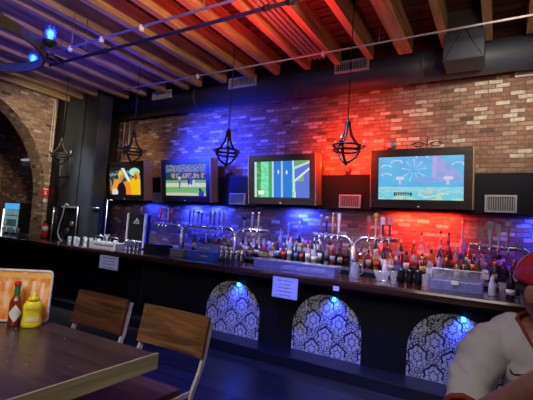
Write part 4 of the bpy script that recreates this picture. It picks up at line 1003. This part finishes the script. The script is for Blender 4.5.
for s in (-1, 1):
    n = 8; prev = None
    for k in range(n + 1):
        a = R(-90) + s * R(62) * k / n; hh = 0.042 * (1 - k / n) + 0.0005
        cur = (lbm.bm.verts.new((r0 * math.cos(a), r0 * math.sin(a), 0.062 - hh)), lbm.bm.verts.new((r0 * math.cos(a), r0 * math.sin(a), 0.062 + hh)))
        if prev: lbm.bm.faces.new((prev[0], cur[0], cur[1], prev[1]))
        prev = cur
lbm.build('diamond_label', mat('label_white', (0.75, 0.73, 0.72), 0.5), hs)
gl = thing('salt_shaker', 'small clear glass shaker at the left frame edge', 'shaker', (-2.14, 1.03, 1.03))
MB().lathe([(0.02, 0), (0.022, 0.004), (0.02, 0.06), (0.016, 0.07)], seg=14).build('glass_body', GLASS, gl)
MB().lathe([(0.017, 0.07), (0.018, 0.072), (0.017, 0.085), (0.006, 0.092)], seg=14).build('metal_cap', STEEL, gl)
# menu in a white frame
mn = thing('menu_stand', 'orange menu card in a white rounded frame behind the condiments', 'menu', (-1.975, 1.225, 1.032))
mn.rotation_euler = (R(-4), 0, R(40))
def menu_material():
    m = bpy.data.materials.new('menu_card'); N = NT(m)
    tc = N.n('ShaderNodeTexCoord'); mp = N.n('ShaderNodeMapping'); mp.inputs['Scale'].default_value = (1, 1, 0.5); N.l(tc.outputs['Object'], mp.inputs[0])
    n_ = N.n('ShaderNodeTexNoise'); n_.inputs['Scale'].default_value = 26; n_.inputs['Detail'].default_value = 3; N.l(mp.outputs[0], n_.inputs['Vector'])
    r = N.n('ShaderNodeValToRGB'); e = r.color_ramp.elements
    e[0].position = 0.35; e[0].color = (0.80, 0.22, 0.03, 1); e[1].position = 0.65; e[1].color = (0.90, 0.60, 0.33, 1)
    k = e.new(0.5); k.color = (0.88, 0.33, 0.07, 1)
    N.l(n_.outputs['Fac'], r.inputs['Fac']); N.l(r.outputs['Color'], N.b.inputs['Base Color']); N.b.inputs['Roughness'].default_value = 0.35
    return m
wM, hM = 0.42, 0.262
MB().box(-wM + 0.012, -0.012, -0.003, 0.003, 0.012, hM - 0.012).build('card', menu_material(), mn)
fr_ = MB()
def rrect(x0, x1, z0, z1, r, n=5):
    P = []
    for cx, cz, a0 in ((x1 - r, z0 + r, -90), (x1 - r, z1 - r, 0), (x0 + r, z1 - r, 90), (x0 + r, z0 + r, 180)):
        for k in range(n + 1): a = R(a0 + 90 * k / n); P.append((cx + r * math.cos(a), 0, cz + r * math.sin(a)))
    return P
fr_.tube(rrect(-wM + 0.006, -0.006, 0.006, hM - 0.006, 0.018), 0.007, 8, closed=True)
fr_.build('frame', mat('menu_frame', (0.66, 0.63, 0.58), 0.3), mn)
g = MB(); r_ = random.Random(4)
for i in range(9):
    x = -0.39 + i * 0.042; z = hM - 0.055 - r_.uniform(0, 0.01); g.box(x, x + 0.018, -0.0045, -0.003, z - r_.uniform(0.02, 0.1), z)
g.build('writing', mat('menu_marks', (0.9, 0.66, 0.45), 0.5), mn)
MB().box(-wM + 0.012, -0.012, -0.0045, -0.003, hM - 0.042, hM - 0.02).build('title_band', mat('menu_title', (0.80, 0.50, 0.12), 0.5), mn)

# ------------------------------------------------------------------ the man
SKIN = mat('skin', (0.36, 0.17, 0.11), 0.5, var=0.1, scale=40)
def skin_mesh(verts, edges, radii, root=0, sub=2):
    me = bpy.data.meshes.new('tmp'); me.from_pydata(verts, edges, []); o = bpy.data.objects.new('tmp', me); COL.objects.link(o)
    m = o.modifiers.new('s', 'SKIN'); m.use_smooth_shade = True
    sv = me.skin_vertices[0].data
    for i, r in enumerate(radii): sv[i].radius = (r, r) if not isinstance(r, tuple) else r; sv[i].use_root = (i == root)
    s = o.modifiers.new('u', 'SUBSURF'); s.levels = sub; s.render_levels = sub
    dg = bpy.context.evaluated_depsgraph_get(); dg.update()
    nm = bpy.data.meshes.new_from_object(o.evaluated_get(dg)); bpy.data.objects.remove(o); return nm
def merge(meshes, voxel=None, smooth=0):
    bm = bmesh.new()
    for me, M in meshes:
        n0 = len(bm.verts); bm.from_mesh(me); bm.verts.ensure_lookup_table()
        if M is not None: bmesh.ops.transform(bm, matrix=M, verts=bm.verts[n0:])
    me = bpy.data.meshes.new('m'); bm.to_mesh(me); bm.free()
    o = bpy.data.objects.new('tmp', me); COL.objects.link(o)
    if voxel:
        r = o.modifiers.new('r', 'REMESH'); r.mode = 'VOXEL'; r.voxel_size = voxel; r.use_smooth_shade = True
    if smooth:
        s = o.modifiers.new('s', 'SMOOTH'); s.iterations = smooth; s.factor = 0.5
    dg = bpy.context.evaluated_depsgraph_get(); dg.update()
    nm = bpy.data.meshes.new_from_object(o.evaluated_get(dg)); bpy.data.objects.remove(o)
    for p in nm.polygons: p.use_smooth = True
    return nm
def head_mesh():   # face towards -Y, head centre at origin
    bm = bmesh.new(); bmesh.ops.create_uvsphere(bm, u_segments=48, v_segments=36, radius=1.0)
    for v in bm.verts:
        x, y, z = v.co
        X, Y, Z = x * 0.078, y * 0.098, z * 0.118
        if z < 0:
            k = -z; X *= 1 - 0.28 * k; Y = Y * (1 - 0.12 * k) - 0.012 * k
        if y < 0:
            f = -y
            Y += 0.008 * f * max(0, 1 - abs(z) * 2)
            for ex in (-0.031, 0.031):
                d2 = ((X - ex) / 0.017) ** 2 + ((Z - 0.005) / 0.012) ** 2; Y += 0.010 * math.exp(-d2)
            d2 = (X / 0.012) ** 2 + ((Z + 0.018) / 0.022) ** 2; Y -= 0.024 * math.exp(-d2)
            d2 = (X / 0.024) ** 2 + ((Z + 0.057) / 0.008) ** 2; Y -= 0.008 * math.exp(-d2)
            d2 = (X / 0.03) ** 2 + ((Z + 0.098) / 0.018) ** 2; Y -= 0.012 * math.exp(-d2)
            d2 = (X / 0.045) ** 2 + ((Z - 0.028) / 0.009) ** 2; Y -= 0.005 * math.exp(-d2)
        v.co = (X, Y, Z)
    for s in (-1, 1):
        r = bmesh.ops.create_uvsphere(bm, u_segments=14, v_segments=10, radius=1.0)
        for v in r['verts']:
            a, b_, c = v.co; v.co = (s * (0.078 + 0.006) + a * 0.010 + s * b_ * 0.006, 0.012 + b_ * 0.018, -0.006 + c * 0.031)
    me = bpy.data.meshes.new('head'); bm.to_mesh(me); bm.free(); return me
px, py = 0.16, 1.56
HM = Matrix.Translation((0.150, 1.50, 1.445)) @ Euler((R(8), 0, R(52))).to_matrix().to_4x4() @ Matrix.Scale(1.06, 4)
V = [(px, 1.66, 0.86), (px, 1.65, 0.98), (px, 1.60, 1.14), (px, 1.575, 1.26), (px - 0.005, 1.555, 1.34), (px - 0.01, 1.52, 1.42),
     (px - 0.10, 1.575, 1.275), (px - 0.185, 1.56, 1.255), (-0.075, 1.50, 1.13), (-0.080, 1.42, 1.015), (0.0, 1.31, 1.125), (0.09, 1.21, 1.245), (0.115, 1.185, 1.285),
     (px + 0.10, 1.575, 1.275), (px + 0.185, 1.56, 1.255), (px + 0.25, 1.50, 1.10), (px + 0.26, 1.42, 0.97), (px + 0.17, 1.28, 0.93), (px + 0.10, 1.20, 0.93),
     (px - 0.10, 1.62, 0.82), (px - 0.14, 1.22, 0.80), (px - 0.15, 1.24, 0.40), (px - 0.15, 1.26, 0.10), (px - 0.15, 1.16, 0.05),
     (px + 0.10, 1.62, 0.82), (px + 0.16, 1.22, 0.80), (px + 0.17, 1.24, 0.40), (px + 0.17, 1.26, 0.10), (px + 0.17, 1.16, 0.05)]
E_ = [(0, 1), (1, 2), (2, 3), (3, 4), (4, 5), (3, 6), (6, 7), (7, 8), (8, 9), (9, 10), (10, 11), (11, 12), (3, 13), (13, 14), (14, 15), (15, 16), (16, 17), (17, 18),
      (0, 19), (19, 20), (20, 21), (21, 22), (22, 23), (0, 24), (24, 25), (25, 26), (26, 27), (27, 28)]
RD = [(0.14, 0.11), (0.135, 0.10), (0.145, 0.105), (0.13, 0.10), 0.062, 0.056, 0.08, 0.062, 0.052, 0.047, 0.046, 0.036, 0.032,
      0.08, 0.062, 0.052, 0.045, 0.035, 0.028, 0.085, 0.065, 0.05, 0.035, 0.04, 0.085, 0.065, 0.05, 0.035, 0.04]
parts = [(skin_mesh(V, E_, RD), None), (head_mesh(), HM)]
def hand(wrist, d, n_, thumb, curl=0.6, s=1.0):
    """palm plus five bent fingers; d = direction, n_ = palm normal (curl side), thumb = side of the thumb"""
    d = Vector(d).normalized(); n_ = (Vector(n_) - d * Vector(n_).dot(d)).normalized(); side = d.cross(n_).normalized() * thumb
    W0 = Vector(wrist); out = []
    vs = [W0, W0 + d * 0.04 * s, W0 + d * 0.085 * s]; out.append((skin_mesh([tuple(v) for v in vs], [(0, 1), (1, 2)], [(0.028, 0.022), (0.040, 0.018), (0.040, 0.016)], sub=2), None))
    for k, L in enumerate((0.074, 0.083, 0.077, 0.060)):
        o_ = side * (0.031 - 0.021 * k) * s; a = W0 + d * 0.075 * s + o_; p = [a]; dirn = d
        ang = 0
        for f in (0.48, 0.30, 0.22):
            ang += curl; dd = (d * math.cos(ang) + n_ * math.sin(ang)).normalized(); a = a + dd * L * f * s; p.append(a)
        out.append((skin_mesh([tuple(v) for v in p], [(0, 1), (1, 2), (2, 3)], [0.0098, 0.0090, 0.0082, 0.0070], sub=2), None))
    a = W0 + d * 0.025 * s + side * 0.022 * s
    p = [a, a + (side * 0.8 + d * 0.6 + n_ * .2) * 0.035 * s]; p.append(p[-1] + (side * 0.3 + d + n_ * .3).normalized() * 0.032 * s); p.append(p[-1] + (d + n_ * .7).normalized() * 0.022 * s)
    out.append((skin_mesh([tuple(v) for v in p], [(0, 1), (1, 2), (2, 3)], [0.014, 0.0115, 0.010, 0.008], sub=2), None))
    return out
parts += hand((0.100, 1.20, 1.262), (0.30, -0.25, 0.75), (0.5, 0.5, 0.0), -1, 0.38)
parts += hand((px + 0.09, 1.19, 0.93), (-0.8, -0.3, -0.05), (0, 0, -1), 1, 0.3)
man = thing('person', 'man in red cap and white jersey with orange trim, arm raised', 'person', (0, 0, 0))
bme = merge(parts, 0.0055, 3)
bme.materials.append(SKIN); body = bpy.data.objects.new('body', bme); COL.objects.link(body); body.parent = man
# jersey: the body's own surface over torso and upper arms, lifted off and given folds
def garment(me, keep, off, fold, mt, name, parent, thick=0.004):
    b = bmesh.new(); b.from_mesh(me)
    bmesh.ops.delete(b, geom=[v for v in b.verts if not keep(v.co)], context='VERTS')
    comp = []; seen = set()
    for v in b.verts:
        if v in seen: continue
        st_ = [v]; seen.add(v); c_ = []
        while st_:
            q = st_.pop(); c_.append(q)
            for e_ in q.link_edges:
                w2 = e_.other_vert(q)
                if w2 not in seen: seen.add(w2); st_.append(w2)
        comp.append(c_)
    comp.sort(key=len)
    for c_ in comp[:-1]: bmesh.ops.delete(b, geom=c_, context='VERTS')
    b.normal_update()
    nv = [(v, v.normal.copy()) for v in b.verts]
    for v, n_ in nv: v.co += n_ * (off(v.co) + fold(v.co))
    for it in range(2): bmesh.ops.smooth_vert(b, verts=b.verts[:], factor=0.4, use_axis_x=True, use_axis_y=True, use_axis_z=True)
    for f_ in b.faces: f_.smooth = True
    m2 = bpy.data.meshes.new(name); b.to_mesh(m2); b.free(); m2.materials.append(mt)
    o = bpy.data.objects.new(name, m2); COL.objects.link(o); o.parent = parent
    q = o.modifiers.new('t', 'SOLIDIFY'); q.thickness = thick; q.offset = 1
    return o
def keep_jersey(c):
    x, y, z = c
    if z < 0.87: return False
    # neck hole: V in front
    dx = x - 0.154
    if (dx / 0.080) ** 2 + ((y - 1.555) / 0.09) ** 2 < 1 and z > 1.30: return False
    if z > 1.375: return False
    if y < 1.56 and z > 1.255 and abs(dx) < 0.075 * (z - 1.235) / 0.08: return False
    # sleeves end above the elbows; forearms and hands stay bare
    if y < 1.455 and x < 0.02 and z < 1.20: return (z > 1.075 - (1.455 - y) * 0.3) and y > 1.425
    if y < 1.43: return False
    if x > 0.30 and z < 1.06: return False
    return True
def jf(c): return noise.noise(Vector((c.x * 14 + c.z * 9, c.y * 12, c.z * 9 - c.x * 12))) * 0.020 + noise.noise(Vector((c.x * 38 + c.z * 26, c.y * 34, c.z * 12))) * 0.008
jersey = garment(bme, keep_jersey, lambda c: 0.020 if c.z < 1.2 else 0.012 + 0.008 * max(0, (1.32 - c.z) / 0.12), jf, mat('jersey_white', (0.55, 0.54, 0.56), 0.8, var=0.04, scale=300), 'jersey', man)
jm = jersey.data
TRIM = mat('jersey_trim', (0.24, 0.035, 0.015), 0.7)
TRIMD = mat('jersey_trim_dark', (0.03, 0.02, 0.03), 0.7)
def loop(c, ax, r1, r2, up, n=32):
    ax = Vector(ax).normalized(); u = Vector(up); u = (u - ax * u.dot(ax)).normalized(); w_ = ax.cross(u)
    return [Vector(c) + u * r1 * math.cos(2 * PI * k / n) + w_ * r2 * math.sin(2 * PI * k / n) for k in range(n)]
def on_surf(pt_list, obj_me, off=0.002):
    from mathutils.bvhtree import BVHTree
    t = BVHTree.FromPolygons([v.co[:] for v in obj_me.vertices], [p.vertices[:] for p in obj_me.polygons]); out = []
    for p in pt_list:
        q, nn, i, d_ = t.find_nearest(Vector(p)); out.append(q + nn * off)
    return out
nl = []
for k in range(32):
    a = 2 * PI * k / 32; x = px - 0.006 + 0.088 * math.cos(a); y = 1.545 + 0.075 * math.sin(a); z = 1.335 + 0.03 * math.sin(a)
    if math.sin(a) < 0: z -= 0.085 * (-math.sin(a)) ** 3
    nl.append((x, y, z))
MB().tube(on_surf(nl, jm, 0.003), 0.006, 8, closed=True).build('neck_trim', TRIM, jersey)
nl2 = [Vector((p[0] + (p[0] - px) * 0.13, p[1] - 0.008, p[2] - 0.014)) for p in nl]
MB().tube(on_surf(nl2, jm, 0.001), 0.003, 6, closed=True).build('neck_stripe', TRIMD, jersey)
for (c, ax, sx) in (((-0.092, 1.44, 1.035), (-0.01, -0.5, -0.85), 1), ((px + 0.268, 1.44, 1.015), (0.05, -0.5, -0.85), -1)):
    MB().tube(on_surf(loop(c, ax, 0.085, 0.085, (1, 0, 0)), jm, 0.003), 0.009, 8, closed=True).build('sleeve_trim', TRIM, jersey)
# small curved tick mark on the chest
tk = [(-0.026, 0.012), (-0.028, 0.002), (-0.022, -0.008), (-0.008, -0.010), (0.012, -0.003), (0.032, 0.008), (0.008, 0.0015), (-0.008, -0.0035), (-0.018, -0.001), (-0.0235, 0.005)]
from mathutils.bvhtree import BVHTree
tre = BVHTree.FromPolygons([v.co[:] for v in jm.vertices], [p.vertices[:] for p in jm.polygons])
tb_ = MB(); vsx = []
for (a, b2) in tk:
    tgt = Vector((0.052 + a * 0.62, 1.42, 1.190 + b2 * 0.7)); h_, nn, i_, dd_ = tre.ray_cast(Vector((tgt.x, 1.0, tgt.z)), Vector((0, 1, 0)))
    vsx.append(tb_.bm.verts.new((h_ if h_ else tgt) + Vector((0, -0.009, 0))))
tb_.bm.faces.new(vsx); tk_o = tb_.build('tick_mark', TRIMD, jersey, tri=True)
so = tk_o.modifiers.new('t', 'SOLIDIFY'); so.thickness = 0.002
# hair, beard, cap, eyes
def part_from(me, name, m, parent, M): me.materials.append(m); o = bpy.data.objects.new(name, me); COL.objects.link(o); o.parent = parent; o.matrix_world = M; return o
bm = bmesh.new(); bmesh.ops.create_uvsphere(bm, u_segments=40, v_segments=24, radius=1.0)
for v in bm.verts:
    x, y, z = v.co; v.co = (x * 0.092, y * 0.112 + 0.004, 0.030 + max(z, -0.10) * 0.098)
for f in bm.faces: f.smooth = True
cm = bpy.data.meshes.new('cap'); bm.to_mesh(cm); bm.free()
cap = part_from(cm, 'cap', mat('cap_red', (0.42, 0.035, 0.03), 0.8, var=0.08, scale=200), man, HM)
br = MB(); A = []
for k in range(15):
    a = R(-150 + 120 * k / 14); A.append((br.bm.verts.new((0.088 * math.cos(a), 0.108 * math.sin(a) + 0.004, 0.028)), br.bm.verts.new((0.080 * math.cos(a), 0.108 * math.sin(a) - 0.07 * math.sin(PI * k / 14), 0.018)),
                                                 br.bm.verts.new((0.088 * math.cos(a), 0.108 * math.sin(a) + 0.004, 0.023)), br.bm.verts.new((0.080 * math.cos(a), 0.108 * math.sin(a) - 0.07 * math.sin(PI * k / 14), 0.014))))
for k in range(14):
    a, b2 = A[k], A[k + 1]; br.bm.faces.new((a[0], b2[0], b2[1], a[1])); br.bm.faces.new((a[2], a[3], b2[3], b2[2])); br.bm.faces.new((a[1], b2[1], b2[3], a[3]))
o = br.build('brim', mat('cap_red', (0.4, 0.04, 0.03)), cap)
s_ = MB()
for k in range(3):
    a = PI * k / 3 + 0.3
    s_.tube([(0.0925 * math.cos(a) * math.cos(t_), 0.1125 * math.sin(a) * math.cos(t_) + 0.004, 0.030 + 0.0985 * math.sin(t_)) for t_ in [PI * i / 20 for i in range(21)]], 0.0012, 5)
s_.build('seams', mat('cap_seam', (0.25, 0.02, 0.02), 0.8), cap)
HAIR = mat('hair_dark', (0.07, 0.035, 0.022), 0.8)
bm = bmesh.new(); bmesh.ops.create_uvsphere(bm, u_segments=36, v_segments=24, radius=1.0)
for v in bm.verts:
    x, y, z = v.co; v.co = (x * 0.0805, y * 0.101 + 0.003, z * 0.118)
bmesh.ops.delete(bm, geom=[v for v in bm.verts if v.co.z < -0.02 or v.co.z > 0.05 or v.co.y < 0.012], context='VERTS')
for f in bm.faces: f.smooth = True
hme = bpy.data.meshes.new('hair'); bm.to_mesh(hme); bm.free(); ho = part_from(hme, 'hair', HAIR, man, HM); q = ho.modifiers.new('t', 'SOLIDIFY'); q.thickness = 0.004
for s in (-1, 1):
    e = MB().lathe([(0.0005, -0.012), (0.008, -0.0085), (0.012, 0), (0.008, 0.0085), (0.0005, 0.012)], (s * 0.031, -0.083, 0.006), 14, axis='Y').build('eye', mat('eye_white', (0.7, 0.68, 0.65), 0.2), None)
    e.parent = man; e.matrix_world = HM
    ir = MB().lathe([(0.0005, 0.0), (0.005, 0.0), (0.004, 0.001), (0.0005, 0.001)], (s * 0.031, -0.0945, 0.006), 12, axis='Y').build('iris', HAIR, e)
    eb_ = MB().tube([(s * 0.016, -0.094, 0.027), (s * 0.032, -0.092, 0.031), (s * 0.047, -0.082, 0.026)], [0.002, 0.003, 0.0015], 6).build('eyebrow', HAIR, None); eb_.parent = man; eb_.matrix_world = HM
lip = MB().tube([(-0.022, -0.093, -0.058), (-0.008, -0.103, -0.056), (0.008, -0.103, -0.056), (0.022, -0.093, -0.058)], [0.002, 0.0045, 0.0045, 0.002], 8).build('lips', mat('lips', (0.3, 0.1, 0.08), 0.5), None)
lip.parent = man; lip.matrix_world = HM
# trousers
TR = [(px, 1.66, 0.90), (px, 1.66, 0.85), (px - 0.10, 1.62, 0.825), (px - 0.14, 1.22, 0.805), (px - 0.15, 1.24, 0.40), (px - 0.15, 1.26, 0.12), (px + 0.10, 1.62, 0.825), (px + 0.16, 1.22, 0.805), (px + 0.17, 1.24, 0.40), (px + 0.17, 1.26, 0.12)]
tm = merge([(skin_mesh(TR, [(0, 1), (1, 2), (2, 3), (3, 4), (4, 5), (1, 6), (6, 7), (7, 8), (8, 9)], [(0.15, 0.12), (0.16, 0.13), 0.10, 0.08, 0.066, 0.058, 0.10, 0.08, 0.066, 0.058]), None)], 0.01, 1)
tm.materials.append(mat('trousers', (0.02, 0.022, 0.035), 0.8)); to = bpy.data.objects.new('trousers', tm); COL.objects.link(to); to.parent = man
# his stool
st = thing('bar_stool', 'plain bar stool under the man in the red cap', 'stool', (px, 1.66, 0))
MB().lathe([(0.16, 0.70), (0.17, 0.705), (0.17, 0.735), (0.16, 0.74)], seg=24).build('seat', WALNUT, st)
for k in range(4):
    a = PI / 4 + PI / 2 * k
    MB().tube([(0.11 * math.cos(a), 0.11 * math.sin(a), 0.70), (0.17 * math.cos(a), 0.17 * math.sin(a), 0.0)], 0.012, 8).build('leg', IRON, st)
MB().tube([(0.15 * math.cos(2 * PI * k / 24), 0.15 * math.sin(2 * PI * k / 24), 0.25) for k in range(24)], 0.009, 6, closed=True).build('foot_ring', IRON, st)
